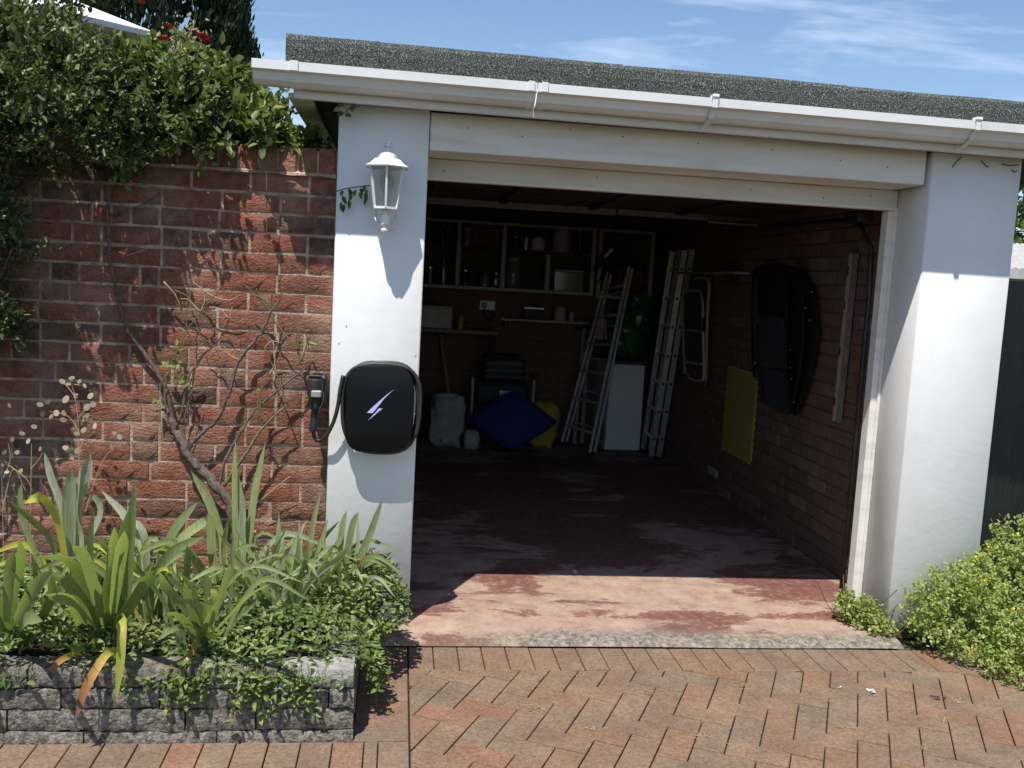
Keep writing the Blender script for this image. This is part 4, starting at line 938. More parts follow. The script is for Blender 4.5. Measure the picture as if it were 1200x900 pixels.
G_, Y_, B_, S_ = 'iris', 'irisyellow', 'irisbrown', 'irisgrey'
iris('tall blue-green iris clump at the back left with a yellow-green arching leaf', (88, 690), -.38, [
    ([(76, 612), (60, 560), (52, 530)], .05, 34, S_), ([(84, 610), (83, 570), (82, 549)], -.02, 34, S_), ([(90, 600), (99, 565), (106, 530)], .03, 36, S_), ([(80, 640), (78, 590), (84, 552)], .0, 30, S_),
    ([(70, 620), (50, 584), (29, 590)], -.12, 40, Y_), ([(62, 640), (40, 612), (12, 588)], -.1, 34, G_), ([(96, 640), (88, 600), (95, 545)], .0, 30, S_), ([(102, 640), (118, 598), (104, 574)], .05, 30, S_), ([(30, 620), (24, 590), (25, 566)], 0, 22, G_)])
iris('left-edge iris clump with leaves spilling forward over the blocks', (14, 770), -.72, [
    ([(14, 705), (24, 660), (22, 632)], -0.36, 38, G_), ([(24, 730), (42, 690), (38, 650)], -0.38, 34, G_), ([(4, 730), (-8, 690), (-12, 655)], -0.38, 34, G_), ([(0, 740), (-10, 720), (20, 692)], -.05, 30, Y_),
    ([(34, 730), (30, 690), (4, 662)], -0.43, 36, G_), ([(40, 735), (60, 700), (58, 660)], -0.34, 26, G_), ([(20, 745), (30, 725), (50, 728)], -0.50, 40, G_), ([(-10, 720), (-25, 690), (-40, 640)], -0.33, 40, G_), ([(18, 730, -.88), (40, 690, -1.05), (62, 668, -1.18)], 0, 36, G_), ([(8, 730, -.88), (10, 680, -1.06), (16, 645, -1.16)], 0, 34, G_)])
iris('big centre-left iris clump with broad upright blades', (124, 772), -.66, [
    ([(116, 715), (106, 650), (110, 594)], -0.35, 42, G_), ([(128, 710), (132, 650), (134, 617)], -0.38, 34, G_), ([(138, 720), (142, 650), (152, 596)], -0.36, 44, G_), ([(146, 720), (152, 640), (158, 562)], -0.30, 36, G_),
    ([(124, 720), (128, 680), (146, 646)], -0.43, 36, G_), ([(108, 715), (84, 660), (45, 652)], -0.46, 42, G_), ([(110, 730), (86, 690), (60, 672)], -0.46, 38, G_), ([(100, 740), (84, 706), (54, 697)], -0.52, 40, G_),
    ([(118, 730), (110, 690), (90, 640)], -0.38, 34, G_), ([(132, 745, -.72), (142, 722, -.90), (143, 735, -1.0), (141, 775, -1.03), (136, 822, -1.04)], 0, 26, Y_), ([(146, 762, -.78), (128, 764, -.95), (112, 785, -1.02), (98, 812, -1.05), (88, 845, -1.06)], 0, 26, B_), ([(100, 765, -.80), (82, 768, -.97), (66, 778, -1.02), (62, 790, -1.03)], 0, 18, B_),
    ([(118, 725, -.85), (108, 680, -1.02), (98, 652, -1.12), (84, 640, -1.20)], 0, 34, G_), ([(132, 720, -.85), (140, 660, -1.04), (146, 622, -1.16)], 0, 38, G_), ([(112, 735, -.85), (84, 705, -1.02), (60, 700, -1.14)], 0, 36, G_), ([(140, 730, -.85), (166, 690, -1.05), (178, 672, -1.18)], 0, 34, G_)])
iris('iris clump left of the rose trunk with long leaves arching right', (172, 722), -.45, [
    ([(186, 664), (205, 620), (232, 588)], .0, 40, G_), ([(190, 670), (212, 632), (238, 612), (241, 608)], -.05, 36, G_), ([(184, 672), (205, 645), (240, 628)], -.08, 34, G_), ([(165, 660), (150, 610), (118, 574)], .1, 30, S_),
    ([(160, 655), (152, 610), (158, 580)], .1, 26, S_), ([(182, 690), (205, 648), (165, 640)], -.05, 22, Y_), ([(172, 665), (166, 620), (140, 606)], .05, 28, S_)])
iris('tall iris clump in front of the rose trunk with two bright broad blades', (272, 706), -.36, [
    ([(262, 650), (246, 590), (224, 552)], .02, 40, G_), ([(276, 640), (275, 570), (276, 515)], .08, 32, G_), ([(290, 640), (298, 580), (311, 518)], .05, 40, G_), ([(286, 650), (284, 600), (279, 555)], .06, 26, S_),
    ([(250, 660), (247, 620), (244, 600)], 0, 34, G_), ([(284, 660), (283, 615), (286, 580)], 0, 26, S_), ([(264, 675), (262, 640), (268, 606)], 0, 22, G_)])
iris('short iris clump behind the middle of the front wall', (238, 766), -.74, [
    ([(232, 735), (222, 705), (216, 680)], -0.30, 26, G_), ([(240, 735), (246, 715), (206, 700)], -0.38, 24, G_), ([(226, 742), (210, 722), (190, 720)], -0.40, 30, G_), ([(246, 735), (252, 700), (247, 690)], .0, 24, Y_),
    ([(236, 740), (250, 745), (262, 740)], -.15, 22, Y_), ([(228, 748), (226, 765), (200, 780)], -.2, 18, B_), ([(242, 740), (232, 712), (190, 668)], -0.27, 26, G_), ([(232, 730), (196, 690), (186, 670)], -0.32, 28, G_), ([(238, 735, -.9), (226, 690, -1.05), (206, 668, -1.16)], 0, 26, G_), ([(246, 735, -.9), (262, 690, -1.06), (270, 660, -1.15)], 0, 24, G_), ([(252, 740, -.88), (290, 700, -1.05), (318, 684, -1.16)], 0, 22, G_)])
iris('dense iris clump right of centre with narrow upright leaves', (330, 748), -.52, [
    ([(322, 700), (318, 660), (335, 620)], .04, 20, G_), ([(330, 700), (326, 655), (327, 600)], .05, 22, S_), ([(336, 700), (342, 650), (357, 612)], .03, 22, S_), ([(318, 710), (308, 670), (298, 645)], .0, 20, G_),
    ([(340, 710), (348, 670), (350, 625)], .0, 20, G_), ([(312, 715), (296, 690), (282, 655)], 0, 24, G_), ([(322, 705), (310, 665), (316, 640)], -.02, 20, S_), ([(345, 712), (352, 680), (372, 640)], 0, 22, G_),
    ([(328, 715), (322, 690), (305, 668)], -.06, 24, S_), ([(306, 725), (280, 700), (262, 690)], -.05, 26, G_), ([(333, 690), (331, 640), (332, 628)], .02, 18, S_)], 22, .7)
iris('pair of slim upright iris leaves near the plug', (362, 730), -.34, [([(360, 680), (366, 620), (376, 572)], .06, 22, G_), ([(352, 690), (352, 640), (352, 622)], .05, 18, S_), ([(368, 690), (374, 640), (398, 610)], .0, 22, G_)], 14, .7)
iris('right-hand iris clump arching over the front of the white pillar', (400, 728), -.42, [
    ([(402, 680), (412, 620), (420, 600)], .02, 24, G_), ([(398, 680), (400, 625), (406, 598)], .02, 26, G_), ([(412, 680), (432, 630), (449, 583)], .0, 26, G_), ([(416, 685), (430, 655), (470, 672)], -.1, 16, G_),
    ([(418, 692), (435, 676), (463, 686)], -.1, 14, G_), ([(410, 690), (420, 660), (446, 646)], -.02, 16, B_), ([(392, 690), (372, 660), (354, 690)], -.05, 20, S_), ([(388, 690), (390, 650), (404, 622)], .0, 22, G_),
    ([(405, 700), (418, 650), (420, 606)], .02, 14, S_), ([(400, 705), (420, 668), (444, 656)], -.04, 20, G_), ([(382, 700), (372, 680), (390, 640)], 0, 22, G_), ([(416, 700), (440, 676), (463, 700)], -.12, 12, S_)], 16, .6)
# periwinkle ground cover, spilling over the blocks
def soil_h(x, y):
    return .215+.07*np.sin(x*5.1+1)*np.sin(y*6+.5)+.05*np.sin(x*11+2)+.05*np.clip((y+.9)*1.2, 0, 1)
n = 9300; x = rng.uniform(-1.95, -.20, n); y = rng.uniform(-.985, .03, n); z = soil_h(x, y)+rng.random(n)*.045
P = np.stack([x, y, z], 1); mound = []
u = unit(3600); u[:, 2] = np.abs(u[:, 2]); rr = (.75+.25*rng.random(3600))[:, None]
m1 = np.array([-.20, -.36, .20])+u[:2100]*rr[:2100]*np.array([.20, .26, .26]); m2 = np.array([-.42, -.72, .18])+u[2100:]*rr[2100:]*np.array([.30, .28, .17])
# trailing stems hanging over the front and the right-hand corner
tr = []; trl = MB()
for k in range(50):
    sx = random.choice([random.uniform(-.98, -.22), random.uniform(-.75, -.40), random.uniform(-1.35, -.95) if k % 3 == 0 else random.uniform(-.80, -.3)]); ln = random.uniform(.04, .17)*(1.0 if -.9 < sx < -.3 else .6)
    yy = -.985; pts = [(sx, -.93, .25), (sx+random.uniform(-.02, .02), yy, .245)]
    q = Vector(pts[-1])
    for j in range(int(ln/.02)):
        q = q+Vector((random.uniform(-.010, .010), random.uniform(-.004, .002), -.02)); pts.append(tuple(q)); tr += [tuple(q+Vector((random.uniform(-.014, .014), -.004, 0))) for _ in range(2)]
    trl.tube(pts, .0012, 4, False)
for k in range(30):
    a = random.uniform(-.85, -.1); q = Vector((-.17, a, .25)); pts = [(-.24, a, .27), tuple(q)]
    for j in range(random.randint(3, 9)):
        q = q+Vector((random.uniform(-.004, .018), random.uniform(-.012, .008), -.02)); pts.append(tuple(q)); tr += [tuple(q+Vector((random.uniform(-.01, .014), random.uniform(-.01, .01), 0))) for _ in range(4)]
    trl.tube(pts, .0012, 4, False)
P = np.concatenate([P, m1, m2, np.array(tr)]); n = len(P)
D = unit(n)*np.array([1, 1, .45])+np.array([0, -.25, .15]); Nn = unit(n)*.55+np.array([0, -.35, 1.0])
o = leaves('ground_cover', M_['cover'], P, D, Nn, rng.uniform(.014, .036, n)*(1+.35*(np.sin(P[:, 0]*9)*np.sin(P[:, 1]*13+1) > .45)), rng.uniform(.008, .017, n), None, np.clip(.22+.22*np.sin(P[:, 0]*6.3+2)*np.sin(P[:, 1]*8)+.75*rng.random(n)**1.5, 0, 1), .2, .1); stuff(o); o['label'] = 'small-leaved periwinkle ground cover filling the raised bed'
o = trl.build('trailing_stems', M_['greencane']); stuff(o); o['label'] = 'thin trailing periwinkle stems over the block wall'
# broad round leaves in the front left of the bed
t = thing('broad_leaf_plant', 'low plant with two round lobed leaves behind the block wall', 'plant', at(80, 770, -.86))
for (px, py, r_) in ((74, 740, .034), (92, 757, .026), (58, 752, .022)):
    c = at(px, py, -.88); vs = [c]+[c+Vector((math.cos(a)*r_*(1+.12*math.sin(3*a+px)), -.25*math.sin(a)*r_-.006, math.sin(a)*r_*.9)) for a in [2*math.pi*k/14 for k in range(14)]]
    o = MB().add(vs, [(0, 1+k, 1+(k+1) % 14) for k in range(14)]).build('leaf', M_['corydalis'], t, True, fix=True); a_ = o.data.attributes.new('tone', 'FLOAT', 'FACE'); a_.data.foreach_set('value', [.2]*14)
    MB().tube([c+Vector((0, .004, 0)), c+Vector((.005, .05, -.09))], .002, 5).build('stalk', M_['greencane'], t)
# faded pink flower heads among the irises
t = thing('faded_flowers', 'dried pinkish flower heads among the iris leaves in front of the brick wall', 'flowers', at(305, 740, -.5))
for (px, py) in ((303, 600), (298, 625), (294, 655), (302, 643), (309, 653), (313, 641), (268, 655), (247, 685)):
    c = at(px, py, -.56); mb = MB()
    for k in range(9):
        d = Vector((random.gauss(0, 1), random.gauss(0, 1), random.gauss(0, 1))).normalized()*random.uniform(.006, .013); s_ = d.cross(Vector((.3, .5, .8))).normalized()*.006; mb.add([c, c+d*.7+s_, c+d*1.2, c+d*.7-s_], [(0, 1, 2, 3)])
    mb.build('flower_head', M_['pinkpetal'], t); MB().tube([c, c+Vector((random.uniform(-.02, .02), .03, -.16))], .0014, 4).build('stalk', M_['straw'], t)

# ================================================================== CLIMBING ROSE ON THE WALL
cr_ = thing('climbing_rose', 'bare woody climbing rose trunk with thorny canes trained against the brick wall', 'climbing rose', at(272, 600, -.05))
def cane(pl_, r0, r1, mat='bark', y0=.03, y1=.03, name='cane'):
    n_ = len(pl_); P = spline([at(a, b, y0+(y1-y0)*i/(n_-1)) for i, (a, b) in enumerate(pl_)], 5); m = len(P)
    P = [p+Vector((random.gauss(0, r1*.35), random.gauss(0, r1*.2), random.gauss(0, r1*.35))) for p in P]
    MB().tube(P, [(r0+(r1-r0)*i/(m-1))*(1+random.uniform(-.12, .16)) for i in range(m)], 7).build(name, M_[mat], cr_, True); return P
cane([(280, 640), (269, 590), (250, 565), (233, 548), (219, 529), (207, 508), (200, 495)], .024, .013, y0=-.06, y1=.02, name='trunk')
cane([(202, 498), (196, 484), (190, 480), (183, 482)], .010, .003, y0=.02, y1=.02)
cane([(204, 503), (196, 460), (178, 427), (151, 387), (138, 351), (129, 302), (127, 244), (132, 205), (134, 190)], .010, .005, y0=.02, y1=.03)
cane([(127, 252), (150, 245), (172, 238), (188, 224)], .004, .002)
cane([(148, 300), (165, 294), (185, 287)], .002, .0015, 'straw')
cane([(222, 528), (226, 518), (240, 505), (255, 490), (263, 472), (269, 458), (274, 438), (280, 422), (300, 397), (309, 384), (317, 365)], .008, .006, y0=.0, y1=.0)
for pl_ in ([(317, 365), (304, 348), (300, 338)], [(317, 365), (318, 350), (321, 338)], [(317, 365), (327, 352), (331, 342)], [(317, 365), (305, 352), (288, 335)], [(317, 365), (310, 352), (296, 345)], [(317, 365), (322, 377), (337, 395), (350, 411)], [(350, 411), (352, 425), (360, 424), (372, 420)], [(350, 411), (350, 395), (353, 384)], [(353, 424), (360, 400), (358, 390)], [(352, 424), (347, 400), (350, 386)]): cane(pl_, .0035, .002, 'greencane', -.0, -.01)
cane([(256, 572), (262, 545), (269, 529), (283, 505), (297, 483), (315, 466), (333, 451), (352, 436), (372, 420)], .007, .003, 'bark', -.03, .0)
cane([(262, 570), (275, 550), (290, 529), (300, 512), (312, 497), (325, 484), (337, 474)], .008, .004, 'greencane', -.04, -.02)
cane([(337, 474), (330, 455), (325, 440), (318, 425), (310, 408)], .003, .002, 'greencane', -.02, 0)
cane([(312, 497), (303, 480), (304, 462), (308, 453)], .004, .004, 'greencane', -.02, -.02); cane([(303, 490), (305, 476), (303, 455)], .004, .003, 'greencane', -.02, -.02)
cane([(210, 495), (216, 470), (222, 440), (230, 428)], .004, .003, 'greencane', .02, 0)
for pl_ in ([(195, 480), (193, 455), (202, 425), (215, 395), (219, 387), (235, 366), (251, 348), (258, 335)], [(219, 387), (218, 365), (223, 345)], [(205, 429), (215, 405), (214, 385)], [(235, 366), (222, 352), (212, 350)], [(235, 366), (240, 350), (236, 335)], [(251, 348), (268, 352), (282, 345)], [(251, 348), (238, 340), (226, 330)], [(215, 495), (222, 468), (228, 450)], [(191, 472), (188, 452), (196, 436)], [(222, 345), (216, 335), (213, 322)], [(310, 408), (318, 400), (330, 402)], [(315, 440), (322, 425), (320, 400)], [(306, 586), (322, 572), (340, 558)], [(258, 420), (250, 405), (236, 395), (230, 380)], [(280, 422), (268, 415), (262, 405)], [(245, 360), (258, 362), (268, 372), (272, 360)], [(205, 340), (220, 348), (230, 365)], [(192, 330), (205, 345), (212, 360)]):
    cane(pl_, .0028, .0014, random.choice(['greencane', 'greencane', 'straw']), .0, .0, 'twig')
lp = []; 
for (px, py, k) in ((198, 430, 5), (212, 432, 8), (208, 405, 4), (216, 452, 5), (358, 400, 4), (205, 445, 4), (188, 470, 3)):
    for _ in range(k): lp.append(tuple(at(px+random.uniform(-7, 7), py+random.uniform(-8, 8), random.uniform(-.02, .02))))
n = len(lp); leaves('leaf_sprays', M_['rose'], lp, unit(n)*.8+[0, 0, -.4], unit(n)*.4+[0, -1, .3], rng.uniform(.022, .04, n), rng.uniform(.012, .02, n), cr_, rng.random(n)*.5+.5)['kind'] = 'stuff'
# a leafy spray across the pillar beside the lantern and one under the fascia
sp_ = thing('rose_spray', 'thin leafy rose shoot reaching across the pillar to the lantern', 'shoot', at(397, 240, -.01))
P = spline([at(372, 236, .05), at(390, 226, -.02), at(405, 221, -.03), at(420, 219, -.03), at(434, 217, -.03)], 6); MB().tube(P, [.0022]*len(P), 5).build('stem', M_['bark'], sp_)
lp = [tuple(at(px+random.uniform(-2, 2), py+random.uniform(-2, 2), -.035)) for (px, py) in ((402, 222), (402, 230), (400, 235), (408, 222), (409, 232), (413, 226), (418, 222), (420, 226), (424, 220), (427, 223), (430, 218), (404, 238), (411, 222), (432, 230), (428, 226))]
n = len(lp); leaves('leaves', M_['rose'], lp, np.array([[random.uniform(-.5, .5), -.1, -1] for _ in range(n)]), np.array([[random.uniform(-.6, .6), -1, .3] for _ in range(n)]), rng.uniform(.026, .046, n), rng.uniform(.012, .02, n), sp_, rng.random(n)*.4, .2, .15)['kind'] = 'stuff'
sp_ = thing('fascia_shoot', 'small dark shoot curling from under the left end of the fascia', 'shoot', at(396, 135, -.06))
P = spline([at(384, 134, .1), at(393, 130, -.01), at(402, 133, -.06), at(412, 125, -.08), at(422, 125, -.08)], 5); MB().tube(P, .0018, 5).build('stem', M_['bark'], sp_)
lp = [tuple(at(px, py, -.07)) for (px, py) in ((396, 122), (399, 126), (404, 134), (403, 132), (414, 124), (417, 124))]
n = len(lp); leaves('leaves', M_['hedge'], lp, np.array([[random.uniform(-1, 1), -.1, random.uniform(-1, .3)] for _ in range(n)]), np.array([[random.uniform(-.4, .4), -1, .2] for _ in range(n)]), .03, .02, sp_)['kind'] = 'stuff'
# honesty seed heads against the wall
def honesty(label, stems, pods, Y):
    t = thing('honesty_plant', label, 'seed head', at(stems[0][0][0], stems[0][0][1], Y), 'dried honesty stems by the wall')
    for s_ in stems:
        P = spline([at(a, b, Y) for a, b in s_], 5); MB().tube(P, [.0022-.0012*i/len(P) for i in range(len(P))], 5).build('stem', M_['straw'], t)
    for (px, py, r_) in pods:
        c = at(px, py, Y+random.uniform(-.03, .03)); a0 = random.uniform(0, 6); nv = Vector((random.uniform(-.7, .7), -1, random.uniform(-.3, .6))).normalized(); u_ = nv.orthogonal().normalized(); w_ = nv.cross(u_)
        e = random.uniform(.6, .85); ax = random.uniform(0, 6); vs = [c]
        for k in range(12):
            a = 2*math.pi*k/12; x_, y_ = math.cos(a)*r_*e, math.sin(a)*r_; vs.append(c+u_*(x_*math.cos(ax)-y_*math.sin(ax))+w_*(x_*math.sin(ax)+y_*math.cos(ax))+nv*random.uniform(-.001, .001))
        o = MB().add(vs, [(0, 1+k, 1+(k+1) % 12) for k in range(12)]).build('seed_pod', M_['pod'], t, True); q = o.data.attributes.new('tone', 'FLOAT', 'FACE'); q.data.foreach_set('value', [random.random()]*12)
honesty('dried honesty with round papery pods in front of the dark part of the brick wall', [[(96, 680), (93, 560), (92, 500), (88, 465), (82, 445)], [(92, 505), (80, 488), (58, 482)], [(92, 490), (102, 478), (110, 475)], [(92, 530), (100, 512), (108, 500)], [(100, 600), (118, 545), (135, 522)], [(88, 465), (78, 452), (70, 447)], [(85, 450), (96, 452), (101, 455)]],
        [(x_, y_, r_) for (x_, y_, r_) in ((77, 468, .017), (89, 464, .013), (106, 464, .014), (102, 477, .016), (109, 474, .016), (75, 484, .012), (102, 487, .011), (111, 499, .013), (98, 504, .013), (47, 474, .013), (56, 471, .012), (50, 485, .013), (60, 488, .011), (66, 484, .013), (91, 528, .016), (77, 525, .015), (80, 528, .012), (140, 512, .012), (131, 524, .013), (134, 508, .010), (90, 508, .012), (74, 492, .013), (104, 492, .012), (73, 447, .012), (84, 443, .012), (93, 447, .010), (99, 452, .010), (80, 450, .010), (140, 521, .011))], -.12)
honesty('sparse dried honesty stems at the far left edge below the hedge shoots', [[(3, 700), (4, 640), (2, 560)], [(36, 690), (36, 600), (37, 520)], [(4, 560), (12, 540), (10, 520)], [(3, 600), (15, 550), (30, 575)], [(36, 550), (46, 538), (50, 530)], [(10, 545), (30, 560), (38, 575)]],
        [(x_, y_, .011) for (x_, y_) in ((47, 526), (8, 553), (20, 530), (24, 552), (5, 530), (33, 517), (14, 515), (11, 475), (3, 545), (26, 508), (40, 500))], -.2)

# ================================================================== HEDGE, ROSE BUSH, BACKGROUND
def foliage(name, label, cat, base, cs, nc, per, ln, wd, mat, spread, inner=.6, stems=6, droop=0, stem_mat='bark', jitter=.6, keep=None, up=.35, sr=1):
    t = thing(name, label, cat, base); C, O = blob_shell(cs, nc, inner)
    if keep is not None: k = keep(C); C, O = C[k], O[k]
    P, D, Nn = clusters(C, O, per, spread, up, droop, jitter); n = len(P)
    leaves('foliage', M_[mat], P, D, Nn, rng.uniform(ln*.7, ln*1.25, n), rng.uniform(wd*.75, wd*1.2, n), t, np.clip(np.repeat(rng.random(len(C)), per)*.6+rng.random(n)*.4, 0, 1), .2, .08)['kind'] = 'stuff'
    mb = MB(); b = Vector(base)
    for k in range(stems):
        c = Vector(cs[k % len(cs)][0])+Vector((random.uniform(-.2, .2), random.uniform(-.1, .1), random.uniform(-.1, .2))); m = b.lerp(c, .5)+Vector((random.uniform(-.1, .1), random.uniform(-.05, .05), .1)); over = b.y > .3 and c.y < .38 and b.y < 1
        if over: m = Vector((c.x*.6+b.x*.4, .46, 2.02)); c = Vector((c.x, max(c.y, .12), max(c.z, 2.2)))
        mb.tube(spline([b+Vector((random.uniform(-.1, .1), 0, 0)), m, c], 5), [(.016-.0011*i)*sr for i in range(11)], 6)
    stuff(mb.build('branches', M_[stem_mat], t, True)); return t
off_wall = lambda C: ~((C[:, 1] > .0) & (C[:, 1] < .34) & (C[:, 2] < 2.03)) & (C[:, 1] > -.62)
hs = [((-1.85, .25, 2.40), (.40, .5, .60)), ((-1.42, .22, 2.22), (.36, .42, .20)), ((-1.60, -.05, 2.14), (.46, .36, .32)), ((-1.12, .05, 2.11), (.32, .24, .20)), ((-1.9, -.05, 1.98), (.40, .36, .35)), ((-1.35, -.02, 2.0), (.30, .24, .16)), ((-1.46, .35, 2.66), (.10, .08, .03))]
foliage('privet_hedge', 'dense dark green small-leaved hedge hanging over the left of the brick wall', 'hedge', (-1.6, .5, .02), hs, 2700, 12, .032, .0155, 'hedge', .056, .74, 10, keep=off_wall, jitter=.7)
hs2 = [((-1.64, -.12, 1.66), (.14, .14, .14)), ((-1.70, -.12, 1.45), (.14, .14, .16)), ((-1.72, -.10, 1.24), (.20, .14, .09)), ((-1.62, -.14, 1.56), (.20, .10, .05)), ((-1.85, -.1, 1.5), (.2, .2, .45)), ((-1.62, -.12, 1.30), (.12, .1, .05))]
foliage('hanging_shoots', 'leafy shoots hanging in front of the brick wall at the left edge', 'shrub', (-1.9, -.05, .2), hs2, 560, 10, .029, .014, 'hedge', .05, .5, 6, droop=.15, sr=.3)
rs = [((-.98, .28, 2.20), (.28, .28, .20)), ((-.68, .24, 2.10), (.27, .22, .14)), ((-1.18, .20, 2.18), (.26, .30, .18)), ((-.40, .32, 2.05), (.26, .20, .09)), ((-.80, .08, 2.07), (.30, .16, .09)), ((-1.07, .28, 2.34), (.16, .16, .09)), ((-.84, .30, 2.27), (.08, .1, .09))]
foliage('rose_bush', 'light green rose bush with red flowers leaning over the brick wall top', 'rose bush', (-.9, .45, .02), rs, 1150, 7, .046, .027, 'rose', .07, .45, 9, keep=lambda C: ~((C[:, 1] > .0) & (C[:, 1] < .34) & (C[:, 2] < 2.03)) & ~((C[:, 0] > -.60) & (C[:, 2] > 2.09)) & ~((C[:, 0] > -.46) & (C[:, 2] > 2.0)) & (C[:, 0] < -.1), jitter=.8)
rb = bpy.data.objects['rose_bush']
def rose_flower(px, py, r_, Y=.12, mat='redpetal'):
    c = at(px, py, Y); mb = MB()
    for k in range(11):
        a = k*2.4; el = .25+.1*k; d = Vector((math.cos(a)*math.cos(el), math.sin(a)*math.cos(el)*.7-.35, math.sin(el)*.8)).normalized(); s_ = d.cross(Vector((0, .4, 1))).normalized(); rr = r_*(1-.05*k)
        mb.add([c, c+d*rr*.5+s_*rr*.5, c+d*rr+s_*rr*.35, c+d*rr*1.05-s_*rr*.35, c+d*rr*.5-s_*rr*.5], [(0, 1, 2, 3, 4)])
    mb.build('flower', M_[mat], rb, True)
for a in ((191, 47, .028), (198, 31, .018), (236, 43, .026), (241, 48, .022), (165, 4, .018), (147, 140, .014)): rose_flower(*a)
mb = MB()
for k in range(16):
    a = at(212+random.uniform(-6, 6), 80, .12); b = at(random.uniform(190, 243), random.uniform(24, 62), .12); mb.tube(spline([a, a.lerp(b, .5)+Vector((0, 0, .02)), b], 4), .0016, 4)
mb.build('flower_stalks', M_['straw'], rb)
lp = [tuple(at(random.gauss(216, 13), random.gauss(50, 14), .13+random.uniform(-.05, .05))) for _ in range(120)]; n = len(lp)
leaves('dry_sprays', M_['pod'], lp, unit(n)+[0, 0, .3], unit(n)+[0, -.5, .5], rng.uniform(.012, .026, n), rng.uniform(.006, .012, n), rb)['kind'] = 'stuff'
# shoots of the rose hanging over the coping
ov = thing('overhanging_rose_shoots', 'leafy rose shoots drooping over the coping bricks in the middle of the wall', 'shoots', at(240, 172, -.02)); lp = []
for pl_ in ([(215, 160), (200, 172), (178, 178), (160, 190)], [(300, 160), (310, 165), (312, 180), (313, 300)], [(255, 160), (240, 175), (238, 190)], [(180, 150), (165, 175), (148, 200), (150, 208)], [(210, 150), (222, 158), (205, 168)]):
    P = spline([at(a, b, -.03 if i else .08) for i, (a, b) in enumerate(pl_)], 6); MB().tube(P, .0016, 4).build('stem', M_['greencane'], ov)
    for p in P[:18 if pl_[-1][1] < 250 else 12]: lp += [tuple(p+Vector((random.gauss(0, .02), random.gauss(0, .015), random.gauss(0, .015)))) for _ in range(3)]
n = len(lp); leaves('leaves', M_['rose'], lp, unit(n)*.8+[0, -.2, -.3], unit(n)*.5+[0, -.7, .7], rng.uniform(.03, .05, n), rng.uniform(.018, .028, n), ov, rng.random(n)*.6+.3)['kind'] = 'stuff'
# dark conifer
ct = thing('conifer_tree', 'tall dark columnar conifer rising behind the rose bush', 'conifer', (-2.62, 4.6, -.03))
n_ = 11000; th = rng.uniform(0, 2*np.pi, n_); z = rng.uniform(1.2, 5.6, n_); rad = 1.13*np.clip(1.06-((np.abs(z-2.6))/3.2)**2.2*.85, .1, 1.1)*(1-.30*rng.random(n_)**2)*(1+.05*np.sin(7*th+3*z)+.035*np.sin(13*th-5*z))
k = (np.sin(th) < .55); th, z, rad = th[k], z[k], rad[k]
C = np.stack([-2.62+rad*np.cos(th), 4.6+rad*np.sin(th), z], 1); O = np.stack([np.cos(th)*.5, np.sin(th)*.5, np.ones(len(th))], 1); P, D, Nn = clusters(C, O, 14, .11, .5, 0, .35); n = len(P)
leaves('foliage', M_['conifer'], P, D, Nn, rng.uniform(.05, .10, n), rng.uniform(.016, .03, n), ct, np.clip(np.repeat(rng.random(len(C)), 14)*.7+rng.random(n)*.3, 0, 1), .1)['kind'] = 'stuff'
MB().tube([(-2.62, 4.6, -.03), (-2.62, 4.6, 2.5), (-2.62, 4.6, 5.0)], [.16, .12, .03], 10).build('trunk', M_['bark'], ct, True)
# garden parasol behind the hedge
pr_ = thing('parasol', 'white garden parasol whose edge shows above the hedge', 'parasol', (-2.55, 2.0, -.03)); pc = Vector((-2.62, 2.0, 3.19)); vs = [pc]; tip = at(182, 38, 2.0); rp = tip.x-pc.x
for k in range(8): a = 2*math.pi*k/8; vs.append(Vector((pc.x+rp*math.cos(a), pc.y+rp*math.sin(a), tip.z)))
for k in range(8): a = 2*math.pi*k/8; vs.append(Vector((pc.x+rp*.995*math.cos(a), pc.y+rp*.995*math.sin(a), tip.z-.03)))
vs.append(pc-Vector((0, 0, .012)))
Qt = Matrix.Rotation(R(7), 3, 'X'); vs = [tip*1.0+Qt@(v-tip)+Vector((0, 0, 0)) for v in vs]
MB().add(vs, [(0, 1+k, 1+(k+1) % 8) for k in range(8)]+[(1+k, 9+k, 9+(k+1) % 8, 1+(k+1) % 8) for k in range(8)]+[(17, 9+(k+1) % 8, 9+k) for k in range(8)]).build('canopy', M_['canvas'], pr_, fix=True)
MB().tube([(pc.x, 2, -.03), (pc.x, 2, 3.2)], .022, 10).build('pole', M_['alu'], pr_)
mb = MB(); 
for k in range(8): a = 2*math.pi*k/8; mb.tube([tip+Qt@(q-tip) for q in (pc-Vector((0, 0, .03)), Vector((pc.x+rp*.97*math.cos(a), pc.y+rp*.97*math.sin(a), tip.z-.045)))], .006, 5)
mb.build('ribs', M_['alu'], pr_)
# black fence, shed and trees at the right
fe = thing('black_fence', 'black painted vertical-board fence right of the white pillar', 'fence', (3.2, .45, -.02)); x = 2.63; k = 0
while x < 4.6:
    w = .125+random.uniform(-.004, .004); top_ = 1.665+random.uniform(-.006, .006); y_ = .42+(.012 if k % 2 else 0)+random.uniform(-.002, .002); MB().box(x, x+w, y_, y_+.018, -.02, top_, .003).build('board', M_['blackpaint'], fe); x += w+.004; k += 1
for z_ in (.35, 1.35): MB().box(2.63, 4.6, .455, .49, z_, z_+.07, .003).build('rail', M_['blackpaint'], fe)
MB().box(2.615, 2.627, .40, .47, -.02, 1.69, .003).build('post', M_['blackpaint'], fe)
shd = thing('shed', 'pale low building with a corrugated roof beyond the black fence', 'shed', (9.2, 8.6, -.03)); MB().box(7.6, 11.4, 8.05, 10.0, -.03, 2.02).build('wall', M_['cream'], shd)
